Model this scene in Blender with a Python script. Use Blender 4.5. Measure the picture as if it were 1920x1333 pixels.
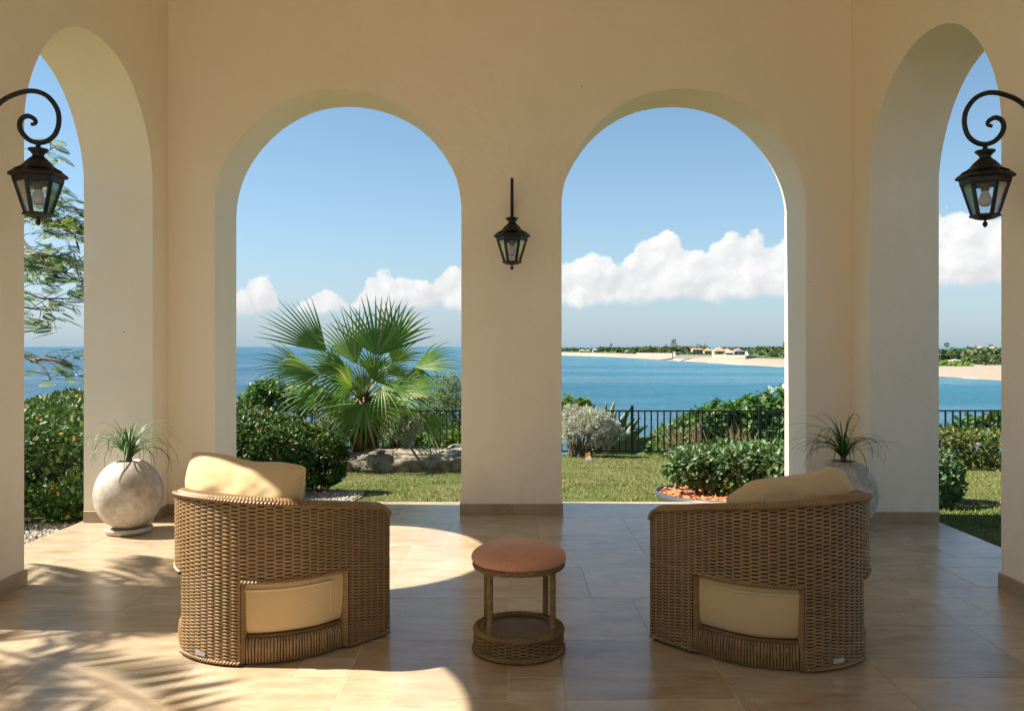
import bpy, math, random
import numpy as np
from mathutils import Vector, Matrix, noise as mnoise

random.seed(7)
rng = np.random.default_rng(11)
R = math.radians
scene = bpy.context.scene
for o in list(bpy.data.objects):
    bpy.data.objects.remove(o)
COL = scene.collection

# ------------------------------------------------------------------ camera
EYE = 1.25                    # camera height above the terrace floor, metres
FPX = 1590.0                  # focal length in photo pixels
cam_d = bpy.data.cameras.new('camera')
cam = bpy.data.objects.new('camera', cam_d)
COL.objects.link(cam)
cam.location = (0, 0, EYE)
cam.rotation_euler = (R(90), 0, 0)
cam_d.sensor_width = 36.0
cam_d.lens = FPX / 1920 * 36.0
cam_d.shift_y = -16.5 / 1920
cam_d.clip_start = 0.05
cam_d.clip_end = 200000
scene.camera = cam

# ------------------------------------------------------------------ sun, sky, exposure
SUN_EL = 47.5
SUN_FROM = Vector((-1.0, 0.05, 0.0)).normalized() * math.cos(R(SUN_EL)) + Vector((0, 0, math.sin(R(SUN_EL))))
sun_d = bpy.data.lights.new('sun', 'SUN')
sun_d.energy = 3.3
sun_d.angle = R(0.5)
sun_d.color = (1.0, 0.945, 0.85)
sun = bpy.data.objects.new('sun', sun_d)
COL.objects.link(sun)
sun.rotation_euler = (-SUN_FROM).to_track_quat('-Z', 'Y').to_euler()
sun.location = (-20, 0, 20)

scene.view_settings.view_transform = 'Standard'
scene.view_settings.look = 'None'
scene.view_settings.exposure = 1.90
scene.view_settings.gamma = 1.0
scene.view_settings.use_curve_mapping = False
scene.render.engine = 'CYCLES'
scene.cycles.use_denoising = True
scene.cycles.denoiser = 'OPENIMAGEDENOISE'
scene.cycles.max_bounces = 10
scene.cycles.diffuse_bounces = 9
scene.cycles.adaptive_threshold = 0.02
scene.cycles.glossy_bounces = 4
scene.cycles.transparent_max_bounces = 16
scene.cycles.sample_clamp_indirect = 8.0
scene.cycles.caustics_reflective = False
scene.cycles.caustics_refractive = False


class NT:
    """small helper round a node tree"""
    def __init__(self, tree):
        self.t = tree
        self.n = tree.nodes
        self.l = tree.links

    def node(self, typ, **kw):
        nd = self.n.new(typ)
        for k, v in kw.items():
            setattr(nd, k, v)
        return nd

    def put(self, sock, v):
        if v is None:
            return
        if isinstance(v, bpy.types.NodeSocket):
            self.l.new(v, sock)
        else:
            if hasattr(sock, 'default_value'):
                dv = sock.default_value
                if hasattr(dv, '__len__') and len(dv) == 4 and hasattr(v, '__len__') and len(v) == 3:
                    v = (*v, 1.0)
                sock.default_value = v

    def math(self, op, a, b=None, c=None, clamp=False):
        nd = self.node('ShaderNodeMath', operation=op, use_clamp=clamp)
        self.put(nd.inputs[0], a)
        if b is not None:
            self.put(nd.inputs[1], b)
        if c is not None:
            self.put(nd.inputs[2], c)
        return nd.outputs[0]

    def vmath(self, op, a, b=None):
        nd = self.node('ShaderNodeVectorMath', operation=op)
        self.put(nd.inputs[0], a)
        if b is not None:
            self.put(nd.inputs[1], b)
        return nd.outputs[0]

    def mapr(self, v, a, b, c=0.0, d=1.0, smooth=False):
        nd = self.node('ShaderNodeMapRange')
        if smooth:
            nd.interpolation_type = 'SMOOTHSTEP'
        for s, x in zip(nd.inputs[:5], (v, a, b, c, d)):
            self.put(s, x)
        return nd.outputs[0]

    def mix(self, f, a, b, blend='MIX'):
        nd = self.node('ShaderNodeMix', data_type='RGBA', blend_type=blend)
        self.put(nd.inputs[0], f)
        self.put(nd.inputs[6], a)
        self.put(nd.inputs[7], b)
        return nd.outputs[2]

    def noise(self, vec, scale, detail=4.0, rough=0.55, out='Fac', **kw):
        nd = self.node('ShaderNodeTexNoise', **kw)
        self.put(nd.inputs['Vector'], vec)
        nd.inputs['Scale'].default_value = scale
        nd.inputs['Detail'].default_value = detail
        nd.inputs['Roughness'].default_value = rough
        return nd.outputs[out]

    def voro(self, vec, scale, feature='F1', out='Distance', rand=1.0, smooth=0.3):
        nd = self.node('ShaderNodeTexVoronoi', feature=feature)
        self.put(nd.inputs['Vector'], vec)
        nd.inputs['Scale'].default_value = scale
        if 'Randomness' in nd.inputs:
            nd.inputs['Randomness'].default_value = rand
        if feature == 'SMOOTH_F1':
            nd.inputs['Smoothness'].default_value = smooth
        return nd.outputs[out]

    def ramp(self, f, stops, interp='LINEAR'):
        nd = self.node('ShaderNodeValToRGB')
        cr = nd.color_ramp
        cr.interpolation = interp
        while len(cr.elements) < len(stops):
            cr.elements.new(0.5)
        for e, (p, c) in zip(cr.elements, stops):
            e.position = p
            e.color = (*c, 1.0) if len(c) == 3 else c
        self.put(nd.inputs[0], f)
        return nd.outputs[0]

    def scale_vec(self, vec, s, loc=(0, 0, 0)):
        nd = self.node('ShaderNodeMapping')
        self.put(nd.inputs[0], vec)
        nd.inputs['Location'].default_value = loc
        nd.inputs['Scale'].default_value = s
        return nd.outputs[0]


# ---- world: clear daylight sky with a bank of cumulus low over the sea
world = bpy.data.worlds.new('World')
scene.world = world
world.use_nodes = True
wt = NT(world.node_tree)
wt.n.clear()
SKY_STRENGTH = 0.050
sky = wt.node('ShaderNodeTexSky', sky_type='NISHITA')
sky.sun_disc = False
sky.sun_elevation = R(SUN_EL)
sky.sun_rotation = math.atan2(SUN_FROM.x, SUN_FROM.y)
sky.altitude = 0
sky.air_density = 0.80
sky.dust_density = 0.3
sky.ozone_density = 1.6
geo = wt.node('ShaderNodeTexCoord').outputs['Generated']
sep = wt.node('ShaderNodeSeparateXYZ')
wt.put(sep.inputs[0], geo)
azim = wt.math('MULTIPLY', wt.math('ARCTAN2', sep.outputs[0], sep.outputs[1]), 180 / math.pi)
elev = wt.math('MULTIPLY', wt.math('ARCSINE', sep.outputs[2]), 180 / math.pi)
uv = wt.node('ShaderNodeCombineXYZ')
wt.put(uv.inputs[0], azim)
wt.put(uv.inputs[1], elev)
uv = uv.outputs[0]
warp = wt.vmath('SUBTRACT', wt.noise(uv, 0.9, 4, 0.6, out='Color'), (0.5, 0.5, 0.5))
uvw = wt.vmath('ADD', uv, wt.vmath('MULTIPLY', warp, (1.1, 0.9, 0)))


def billow(v):
    a = wt.voro(v, 0.42, 'SMOOTH_F1', smooth=0.25)
    b = wt.voro(v, 1.05, 'SMOOTH_F1', smooth=0.2)
    c = wt.noise(v, 2.6, 5, 0.6)
    s = wt.math('MULTIPLY', wt.math('SUBTRACT', 0.55, a), 2.3)
    s = wt.math('ADD', s, wt.math('MULTIPLY', wt.math('SUBTRACT', 0.5, b), 0.95))
    return wt.math('ADD', s, wt.math('MULTIPLY', wt.math('SUBTRACT', c, 0.5), 0.9))


puff = billow(uvw)
puff_sun = billow(wt.vmath('ADD', uvw, (-0.45, 0.45, 0)))
curve = wt.node('ShaderNodeFloatCurve')
wt.put(curve.inputs['Value'], wt.mapr(azim, -40, 40))
AZ_TOP = [(-40, 0.6), (-27, 0.9), (-22, 1.6), (-17.6, 3.7), (-16.2, 4.7), (-14.6, 3.0), (-12, 4.2), (-10.5, 3.6), (-9.2, 5.6), (-7.6, 4.9),
          (-6.2, 4.6), (-3.5, 5.9), (0, 6.0), (3.4, 6.3), (6, 6.4), (7.2, 6.1), (8.6, 7.2), (10, 7.6), (11.6, 6.9), (13.2, 6.9), (15.6, 7.6), (18, 7.2), (22, 7.7), (27, 8.4), (30, 8.2), (40, 6.5)]
cm = curve.mapping.curves[0]
for i, (a, h) in enumerate(AZ_TOP):
    p = ((a + 40) / 80, h / 10)
    if i == 0:
        cm.points[0].location = p
    elif i == len(AZ_TOP) - 1:
        cm.points[-1].location = p
    else:
        cm.points.new(*p)
curve.mapping.update()
top = wt.math('MULTIPLY', curve.outputs[0], 10.0)
base_el = wt.mapr(azim, -20, 30, 2.05, 3.6)
base_el = wt.math('ADD', base_el, wt.math('MULTIPLY', wt.math('SUBTRACT', wt.noise(wt.vmath('MULTIPLY', uv, (1, 0, 0)), 0.5, 2), 0.5), 1.0))
dens = wt.math('SUBTRACT', wt.math('ADD', top, wt.math('MULTIPLY', wt.math('SUBTRACT', puff, 0.50), 0.72)), elev)
m_top = wt.mapr(dens, -0.03, 0.30, smooth=True)
m_base = wt.mapr(wt.math('SUBTRACT', wt.math('ADD', elev, wt.math('MULTIPLY', puff, 0.22)), base_el), -0.15, 0.5, smooth=True)
frac = wt.mapr(wt.math('SUBTRACT', elev, base_el), 0.0, 3.2)
body = wt.mapr(wt.math('ADD', dens, puff), 0.0, 1.4, 0.90, 1.0)
mask = wt.math('MULTIPLY', wt.math('MULTIPLY', m_top, m_base), body)
relief = wt.math('SUBTRACT', puff, puff_sun)
lit = wt.math('ADD', wt.math('MULTIPLY', frac, 0.62), wt.math('MULTIPLY', relief, 0.62))
lit = wt.math('ADD', lit, 0.22, clamp=True)
CL = 0.475 / SKY_STRENGTH
cloud = wt.mix(lit, (0.43 * CL, 0.44 * CL, 0.45 * CL), (0.56 * CL, 0.56 * CL, 0.555 * CL))
# fair-weather sky: a pale band towards the horizon comes with the sky model itself
skycol = wt.node('ShaderNodeHueSaturation')
skycol.inputs['Hue'].default_value = 0.487
skycol.inputs['Saturation'].default_value = 1.06
skycol.inputs['Value'].default_value = 0.90
wt.put(skycol.inputs['Color'], sky.outputs[0])
# marine air: the sky pales to blue grey towards the horizon, all the way round
pale = wt.math('POWER', 2.718, wt.math('MULTIPLY', wt.math('MAXIMUM', elev, 0.0), -1 / 7.5))
air = wt.mix(wt.math('MULTIPLY', pale, 0.92), skycol.outputs[0], (0.104 / SKY_STRENGTH, 0.139 / SKY_STRENGTH, 0.168 / SKY_STRENGTH))
final = wt.mix(mask, air, cloud)
bg = wt.node('ShaderNodeBackground')
wt.put(bg.inputs[0], final)
bg.inputs[1].default_value = SKY_STRENGTH
wo = wt.node('ShaderNodeOutputWorld')
wt.l.new(bg.outputs[0], wo.inputs[0])


# ------------------------------------------------------------------ mesh helpers
class MB:
    """collects shapes, then links them as ONE mesh object"""
    def __init__(self):
        self.v, self.f, self.m = [], [], []
        self.uv = None

    def add(self, vs, fs, mi=0):
        b = len(self.v)
        self.v.extend([tuple(p) for p in vs])
        self.f.extend([tuple(i + b for i in q) for q in fs])
        self.m.extend([mi] * len(fs))

    def box(self, x0, x1, y0, y1, z0, z1, mi=0):
        vs = [(x, y, z) for z in (z0, z1) for y in (y0, y1) for x in (x0, x1)]
        self.add(vs, [(0, 2, 3, 1), (4, 5, 7, 6), (0, 1, 5, 4), (2, 6, 7, 3), (0, 4, 6, 2), (1, 3, 7, 5)], mi)

    def tube(self, pts, rad, sides=8, mi=0, cap=True, flat=1.0):
        pts = [Vector(p) for p in pts]
        n = len(pts)
        rs = rad if hasattr(rad, '__len__') else [rad] * n
        up = None
        vs = []
        for i, p in enumerate(pts):
            d = (pts[min(i + 1, n - 1)] - pts[max(i - 1, 0)])
            d = d.normalized() if d.length > 1e-9 else Vector((0, 0, 1))
            if up is None:
                up = Vector((0, 0, 1)) if abs(d.z) < 0.9 else Vector((1, 0, 0))
            s = d.cross(up)
            s = s.normalized() if s.length > 1e-6 else Vector((1, 0, 0))
            up = s.cross(d).normalized()
            for k in range(sides):
                a = 2 * math.pi * k / sides
                vs.append(p + s * (math.cos(a) * rs[i]) + up * (math.sin(a) * rs[i] * flat))
        fs = []
        for i in range(n - 1):
            for k in range(sides):
                k2 = (k + 1) % sides
                fs.append((i * sides + k, i * sides + k2, (i + 1) * sides + k2, (i + 1) * sides + k))
        if cap:
            fs.append(tuple(reversed(range(sides))))
            fs.append(tuple((n - 1) * sides + k for k in range(sides)))
        self.add(vs, fs, mi)

    def lathe(self, prof, sides=32, mi=0, phase=0.0, centre=(0, 0, 0), closed=False):
        vs = []
        for r, z in prof:
            for k in range(sides):
                a = 2 * math.pi * k / sides + phase
                vs.append((centre[0] + r * math.cos(a), centre[1] + r * math.sin(a), centre[2] + z))
        fs = []
        n = len(prof)
        for i in range(n - 1):
            for k in range(sides):
                k2 = (k + 1) % sides
                fs.append((i * sides + k, i * sides + k2, (i + 1) * sides + k2, (i + 1) * sides + k))
        if not closed:
            fs.append(tuple(reversed(range(sides))))
            fs.append(tuple((n - 1) * sides + k for k in range(sides)))
        self.add(vs, fs, mi)

    def build(self, name, mat, parent=None, smooth=False):
        me = bpy.data.meshes.new(name)
        me.from_pydata(self.v, [], self.f)
        mats = mat if isinstance(mat, (list, tuple)) else [mat]
        for m in mats:
            me.materials.append(m)
        if len(mats) > 1:
            me.polygons.foreach_set('material_index', self.m)
        if smooth:
            me.polygons.foreach_set('use_smooth', [True] * len(me.polygons))
        me.update()
        return link(name, me, parent)


def link(name, data, parent=None):
    o = bpy.data.objects.new(name, data)
    COL.objects.link(o)
    if parent is not None:
        o.parent = parent
    return o


def np_mesh(name, V, F, mat, smooth=False, uv=None, matidx=None):
    """fast mesh: V (n,3), F (m,k) with one k"""
    me = bpy.data.meshes.new(name)
    V = np.asarray(V, dtype=np.float32)
    F = np.asarray(F, dtype=np.int32)
    m, k = F.shape
    me.vertices.add(len(V))
    me.vertices.foreach_set('co', V.ravel())
    me.loops.add(m * k)
    me.loops.foreach_set('vertex_index', F.ravel())
    me.polygons.add(m)
    me.polygons.foreach_set('loop_start', np.arange(0, m * k, k, dtype=np.int32))
    me.polygons.foreach_set('loop_total', np.full(m, k, dtype=np.int32))
    if smooth:
        me.polygons.foreach_set('use_smooth', np.ones(m, dtype=bool))
    if uv is not None:
        lay = me.uv_layers.new(name='UVMap')
        lay.data.foreach_set('uv', np.asarray(uv, dtype=np.float32)[F.ravel()].ravel())
    mats = mat if isinstance(mat, (list, tuple)) else [mat]
    for mm in mats:
        me.materials.append(mm)
    if matidx is not None:
        me.polygons.foreach_set('material_index', np.asarray(matidx, dtype=np.int32))
    me.update(calc_edges=True)
    me.validate()
    return me


def grid_faces(nu, nv, wrap=False):
    iu = np.arange(nu if wrap else nu - 1)
    jv = np.arange(nv - 1)
    I, J = np.meshgrid(iu, jv, indexing='ij')
    I2 = (I + 1) % nu
    return np.stack([I * nv + J, I2 * nv + J, I2 * nv + J + 1, I * nv + J + 1], -1).reshape(-1, 4)


def thing(name, label, cat, loc=(0, 0, 0), rotz=0.0, group=None):
    o = bpy.data.objects.new(name, None)
    COL.objects.link(o)
    o.location = loc
    o.rotation_euler = (0, 0, rotz)
    return tag(o, label, cat, group)


def tag(o, label, cat, group=None):
    o['label'] = label
    o['category'] = cat
    if group:
        o['group'] = group
    return o


def kind(o, k):
    o['kind'] = k
    return o


def at(px, py, depth):
    """the point seen at a photo pixel at a given distance"""
    return Vector(((px - 960) / FPX * depth, depth, EYE - (py - 650) / FPX * depth))


def unit(a):
    return a / np.maximum(np.linalg.norm(a, axis=-1, keepdims=True), 1e-9)


def leaf_arrays(P, D, N, L, W, fold=0.25, droop=0.1):
    """one pointed oval leaf per row: six points, two quads folded along the midrib"""
    n = len(P)
    D = unit(D)
    S = unit(np.cross(D, N))
    N = np.cross(S, D)
    L = np.broadcast_to(np.asarray(L, float), (n,))[:, None]
    W = np.broadcast_to(np.asarray(W, float), (n,))[:, None]
    b = P
    tip = P + D * L - N * (droop * L)
    l1 = P + D * L * 0.32 + S * W * 0.5 + N * (fold * W * 0.5 - droop * L * 0.28)
    l2 = P + D * L * 0.70 + S * W * 0.40 + N * (fold * W * 0.4 - droop * L * 0.66)
    r1 = P + D * L * 0.32 - S * W * 0.5 + N * (fold * W * 0.5 - droop * L * 0.28)
    r2 = P + D * L * 0.70 - S * W * 0.40 + N * (fold * W * 0.4 - droop * L * 0.66)
    V = np.stack([b, l1, l2, tip, r2, r1], 1).reshape(-1, 3)
    o = np.arange(n)[:, None] * 6
    F = np.concatenate([o + np.array([[0, 1, 2, 3]]), o + np.array([[0, 3, 4, 5]])], 1).reshape(-1, 4)
    return V, F


def rand_dirs(n):
    return unit(rng.normal(size=(n, 3)))


# ------------------------------------------------------------------ materials
def new_mat(name):
    m = bpy.data.materials.new(name)
    m.use_nodes = True
    nt = NT(m.node_tree)
    p = nt.n['Principled BSDF']
    return m, nt, p


def bump(nt, p, h, strength, dist=0.01):
    b = nt.node('ShaderNodeBump')
    b.inputs['Strength'].default_value = strength
    b.inputs['Distance'].default_value = dist
    nt.put(b.inputs['Height'], h)
    nt.l.new(b.outputs[0], p.inputs['Normal'])


def simple(name, col, rough=0.6, var=0.12, scale=6.0, metallic=0.0, spec=0.5, bs=0.0, bscale=60.0):
    m, nt, p = new_mat(name)
    co = nt.node('ShaderNodeTexCoord').outputs['Object']
    n = nt.noise(co, scale, 5, 0.6)
    c = nt.mix(n, tuple(x * (1 - var) for x in col), tuple(min(1, x * (1 + var)) for x in col))
    nt.put(p.inputs['Base Color'], c)
    p.inputs['Roughness'].default_value = rough
    p.inputs['Metallic'].default_value = metallic
    p.inputs['Specular IOR Level'].default_value = spec
    if bs:
        bump(nt, p, nt.noise(co, bscale, 4, 0.6), bs, 0.004)
    return m


def leaf_mat(name, stops, rough=0.45, trans=0.3, spec=0.4):
    m, nt, p = new_mat(name)
    g = nt.node('ShaderNodeNewGeometry')
    c = nt.ramp(g.outputs['Random Per Island'], stops)
    nt.put(p.inputs['Base Color'], c)
    p.inputs['Roughness'].default_value = rough
    p.inputs['Specular IOR Level'].default_value = spec
    tr = nt.node('ShaderNodeBsdfTranslucent')
    nt.put(tr.inputs[0], nt.mix(0.5, c, nt.vmath('MULTIPLY', c, (1.5, 1.35, 0.5))))
    mx = nt.node('ShaderNodeMixShader')
    mx.inputs[0].default_value = trans
    nt.l.new(p.outputs[0], mx.inputs[1])
    nt.l.new(tr.outputs[0], mx.inputs[2])
    nt.l.new(mx.outputs[0], nt.n['Material Output'].inputs[0])
    return m


M = {}

# plaster
m, nt, p = new_mat('cream_plaster')
co = nt.node('ShaderNodeTexCoord').outputs['Object']
big = nt.noise(co, 0.7, 4, 0.6)
mid = nt.noise(co, 5.0, 5, 0.65)
c = nt.mix(big, (0.85, 0.75, 0.605), (0.89, 0.795, 0.655))
c = nt.mix(nt.mapr(mid, 0.35, 0.75, 0, 0.35), c, (0.86, 0.75, 0.60))
pz = nt.node('ShaderNodeSeparateXYZ')
nt.put(pz.inputs[0], co)
low = nt.math('MULTIPLY', nt.mapr(pz.outputs[2], 0.08, 0.75, 1.0, 0.0), nt.mapr(nt.noise(nt.scale_vec(co, (3.5, 3.5, 1.4)), 1.0, 6, 0.7), 0.46, 0.70))
c = nt.mix(nt.math('MULTIPLY', low, 0.30), c, (0.52, 0.40, 0.26))
patch = nt.mapr(nt.noise(nt.scale_vec(co, (1.3, 1.3, 0.8), (4, 2, 1)), 1.0, 6, 0.65), 0.50, 0.66)
c = nt.mix(nt.math('MULTIPLY', patch, 0.14), c, (0.70, 0.60, 0.46))
spk = nt.voro(co, 3.3)
c = nt.mix(nt.mapr(spk, 0.012, 0.02, 1.0, 0.0), c, (0.2, 0.15, 0.1))
nt.put(p.inputs['Base Color'], c)
p.inputs['Roughness'].default_value = 0.85
p.inputs['Specular IOR Level'].default_value = 0.25
h = nt.math('ADD', nt.math('MULTIPLY', nt.noise(co, 2.2, 3), 2.5), nt.math('MULTIPLY', nt.noise(co, 55, 4, 0.65), 0.22))
bump(nt, p, h, 0.75, 0.012)
M['plaster'] = m


def travertine(name, light, dark, rough, usergb):
    m, nt, p = new_mat(name)
    tc = nt.node('ShaderNodeTexCoord').outputs['Object']
    rnd = nt.node('ShaderNodeObjectInfo').outputs['Random']
    off = nt.node('ShaderNodeCombineXYZ')
    nt.put(off.inputs[0], nt.math('MULTIPLY', rnd, 37.0))
    nt.put(off.inputs[1], nt.math('MULTIPLY', rnd, 91.0))
    v = nt.vmath('ADD', tc, off.outputs[0])
    wv = nt.vmath('ADD', v, nt.vmath('MULTIPLY', nt.noise(v, 2.5, 3, 0.6, out='Color'), (0.10, 0.10, 0)))
    band = nt.noise(nt.scale_vec(wv, (2.2, 9.0, 1)), 1.5, 6, 0.62)
    cloudy = nt.noise(v, 3.0, 5, 0.6)
    c = nt.mix(nt.mapr(band, 0.3, 0.72), dark, light)
    c = nt.mix(nt.mapr(cloudy, 0.42, 0.75, 0, 0.5), c, tuple(x * 0.85 for x in dark))
    fine = nt.noise(nt.scale_vec(wv, (9, 60, 1)), 1.6, 4, 0.6)
    c = nt.mix(nt.mapr(fine, 0.55, 0.75, 0, 0.35), c, tuple(x * 0.72 for x in dark))
    vein = nt.mapr(nt.noise(nt.scale_vec(wv, (3, 14, 1)), 1.0, 5, 0.7), 0.60, 0.72, 0, 0.6)
    c = nt.mix(vein, c, (dark[0] * 0.72, dark[1] * 0.58, dark[2] * 0.42))
    stain = nt.mapr(nt.noise(nt.scale_vec(wv, (1.6, 3.2, 1)), 1.3, 6, 0.68), 0.52, 0.72, 0, 0.85)
    c = nt.mix(stain, c, (dark[0] * 0.80, dark[1] * 0.66, dark[2] * 0.46))
    pits = nt.voro(nt.scale_vec(v, (38, 70, 1)), 1.0)
    pm = nt.math('MULTIPLY', nt.mapr(pits, 0.10, 0.16, 1.0, 0.0), nt.mapr(nt.noise(v, 6, 3), 0.55, 0.68))
    c = nt.mix(pm, c, (0.12, 0.08, 0.045))
    c = nt.mix(1.0, c, nt.ramp(rnd, [(0, (0.74, 0.72, 0.69)), (0.3, (0.95, 0.95, 0.95)), (0.55, (0.86, 0.82, 0.76)), (0.8, (1.0, 0.99, 0.97)), (1, (0.88, 0.86, 0.84))]), 'MULTIPLY')
    nt.put(p.inputs['Base Color'], c)
    nt.put(p.inputs['Roughness'], nt.math('ADD', nt.math('MULTIPLY', nt.noise(v, 7, 4), 0.16), rough))
    p.inputs['Specular IOR Level'].default_value = 0.55
    h = nt.math('SUBTRACT', nt.math('MULTIPLY', cloudy, 0.25), nt.math('MULTIPLY', pm, 0.5))
    bump(nt, p, h, 0.10, 0.006)
    return m


M['tile'] = travertine('travertine', (0.62, 0.505, 0.36), (0.44, 0.335, 0.215), 0.16, 0)
M['skirting'] = travertine('travertine_skirting', (0.48, 0.365, 0.23), (0.36, 0.255, 0.15), 0.35, 0)
M['grout'] = simple('grout', (0.56, 0.47, 0.35), 0.8, 0.15, 14)
M['slab'] = simple('slab_stone', (0.48, 0.40, 0.30), 0.4, 0.15, 5)

# wicker strands
def wicker(name, lo, hi, rough=0.5):
    m, nt, p = new_mat(name)
    co = nt.node('ShaderNodeTexCoord').outputs['Object']
    n = nt.noise(nt.scale_vec(co, (9, 9, 40)), 1.0, 2, 0.6)
    n2 = nt.noise(co, 5, 3)
    c = nt.mix(nt.mapr(n, 0.2, 0.8), lo, hi)
    c = nt.mix(nt.mapr(n2, 0.3, 0.7, 0, 0.2), c, tuple(x * 0.75 for x in lo))
    nt.put(p.inputs['Base Color'], c)
    p.inputs['Roughness'].default_value = rough
    p.inputs['Specular IOR Level'].default_value = 0.5
    return m


M['wicker'] = wicker('wicker_strand', (0.20, 0.113, 0.039), (0.34, 0.205, 0.084), 0.40)
M['rope'] = wicker('rope_strand', (0.12, 0.07, 0.022), (0.25, 0.155, 0.055), 0.7)
M['gap_shade'] = simple('weave_gap_shade', (0.045, 0.026, 0.012), 0.8)  # dark sheet colour, paints the shade inside the weave gaps


def fabric(name, yellow, cream, cell=0.0140):
    m, nt, p = new_mat(name)
    uvn = nt.node('ShaderNodeUVMap').outputs[0]
    s = nt.node('ShaderNodeSeparateXYZ')
    nt.put(s.inputs[0], uvn)
    k = 2 * math.pi / cell
    cu = nt.math('COSINE', nt.math('MULTIPLY', s.outputs[0], k))
    cv = nt.math('COSINE', nt.math('MULTIPLY', s.outputs[1], k * 0.75))
    lat = nt.mapr(nt.math('ABSOLUTE', nt.math('SUBTRACT', cu, nt.math('MULTIPLY', cv, 0.7))), 0.12, 0.55)
    wv = nt.noise(nt.scale_vec(uvn, (420, 420, 1)), 1.0, 2, 0.6)
    c = nt.mix(nt.math('MULTIPLY', lat, 0.75), cream, yellow)
    c = nt.mix(nt.mapr(wv, 0.35, 0.7, 0, 0.4), c, tuple(x * 0.75 for x in cream))
    c = nt.mix(nt.mapr(nt.noise(uvn, 7, 4), 0.35, 0.75, 0, 0.22), c, cream)
    nt.put(p.inputs['Base Color'], c)
    p.inputs['Roughness'].default_value = 0.9
    p.inputs['Specular IOR Level'].default_value = 0.15
    p.inputs['Sheen Weight'].default_value = 0.25
    co = nt.node('ShaderNodeTexCoord').outputs['Object']
    bump(nt, p, nt.math('ADD', nt.math('MULTIPLY', lat, 0.4), wv), 0.25, 0.0015)
    return m


M['fabric'] = fabric('patterned_fabric', (0.52, 0.34, 0.11), (0.64, 0.49, 0.295))
M['fabric_plain'] = simple('zipper_tape', (0.66, 0.47, 0.24), 0.8, 0.1, 40)

m, nt, p = new_mat('terracotta_velvet')
co = nt.node('ShaderNodeTexCoord').outputs['Object']
c = nt.mix(nt.noise(co, 7, 5, 0.65), (0.47, 0.22, 0.125), (0.65, 0.35, 0.225))
c = nt.mix(nt.mapr(nt.noise(co, 150, 3), 0.4, 0.7, 0, 0.4), c, (0.30, 0.095, 0.04))
nt.put(p.inputs['Base Color'], c)
p.inputs['Roughness'].default_value = 0.95
p.inputs['Sheen Weight'].default_value = 0.6
p.inputs['Sheen Roughness'].default_value = 0.4
p.inputs['Sheen Tint'].default_value = (1.0, 0.62, 0.45, 1)
p.inputs['Specular IOR Level'].default_value = 0.1
bump(nt, p, nt.noise(co, 260, 2), 0.25, 0.002)
M['velvet'] = m

M['iron'] = simple('black_iron', (0.0045, 0.005, 0.0045), 0.5, 0.3, 20, 0.0, 0.5, 0.08, 90)
M['fence_iron'] = simple('fence_paint', (0.010, 0.012, 0.013), 0.45, 0.2, 10)
M['bulb'] = simple('bulb_white', (0.90, 0.88, 0.84), 0.3, 0.02)
M['socket'] = simple('lamp_socket', (0.16, 0.14, 0.11), 0.5)

m, nt, p = new_mat('thin_glass')
tr = nt.node('ShaderNodeBsdfTransparent')
tr.inputs[0].default_value = (0.93, 0.95, 0.95, 1)
gl = nt.node('ShaderNodeBsdfGlossy')
gl.inputs['Roughness'].default_value = 0.06
fr = nt.node('ShaderNodeFresnel')
fr.inputs[0].default_value = 1.5
dirt = nt.mapr(nt.noise(nt.node('ShaderNodeTexCoord').outputs['Object'], 14, 4), 0.3, 0.8, 0.0, 0.06)
mx = nt.node('ShaderNodeMixShader')
nt.put(mx.inputs[0], nt.math('ADD', nt.math('MULTIPLY', fr.outputs[0], 0.6), 0.01))
nt.l.new(tr.outputs[0], mx.inputs[1])
nt.l.new(gl.outputs[0], mx.inputs[2])
df = nt.node('ShaderNodeBsdfDiffuse')
df.inputs[0].default_value = (0.6, 0.57, 0.5, 1)
mx2 = nt.node('ShaderNodeMixShader')
nt.put(mx2.inputs[0], dirt)
nt.l.new(mx.outputs[0], mx2.inputs[1])
nt.l.new(df.outputs[0], mx2.inputs[2])
nt.l.new(mx2.outputs[0], nt.n['Material Output'].inputs[0])
M['glass'] = m

m, nt, p = new_mat('cast_stone')
co = nt.node('ShaderNodeTexCoord').outputs['Object']
c = nt.mix(nt.mapr(nt.noise(co, 5.5, 6, 0.7), 0.36, 0.64), (0.34, 0.275, 0.195), (0.62, 0.56, 0.48))
c = nt.mix(nt.mapr(nt.noise(co, 16, 5, 0.7), 0.45, 0.70, 0, 0.6), c, (0.27, 0.21, 0.135))
sp = nt.node('ShaderNodeSeparateXYZ')
nt.put(sp.inputs[0], co)
pt = nt.math('MULTIPLY', nt.mapr(nt.voro(co, 26), 0.06, 0.11, 1.0, 0.0), nt.mapr(nt.noise(co, 5, 2), 0.5, 0.62))
c = nt.mix(pt, c, (0.12, 0.09, 0.06))
nt.put(p.inputs['Base Color'], c)
p.inputs['Roughness'].default_value = 0.55
bump(nt, p, nt.math('SUBTRACT', nt.noise(co, 40, 4), nt.math('MULTIPLY', pt, 1.0)), 0.25, 0.006)
M['pot'] = m
M['soil'] = simple('potting_soil', (0.10, 0.055, 0.03), 0.95, 0.4, 60, bs=0.8, bscale=80)

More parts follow.
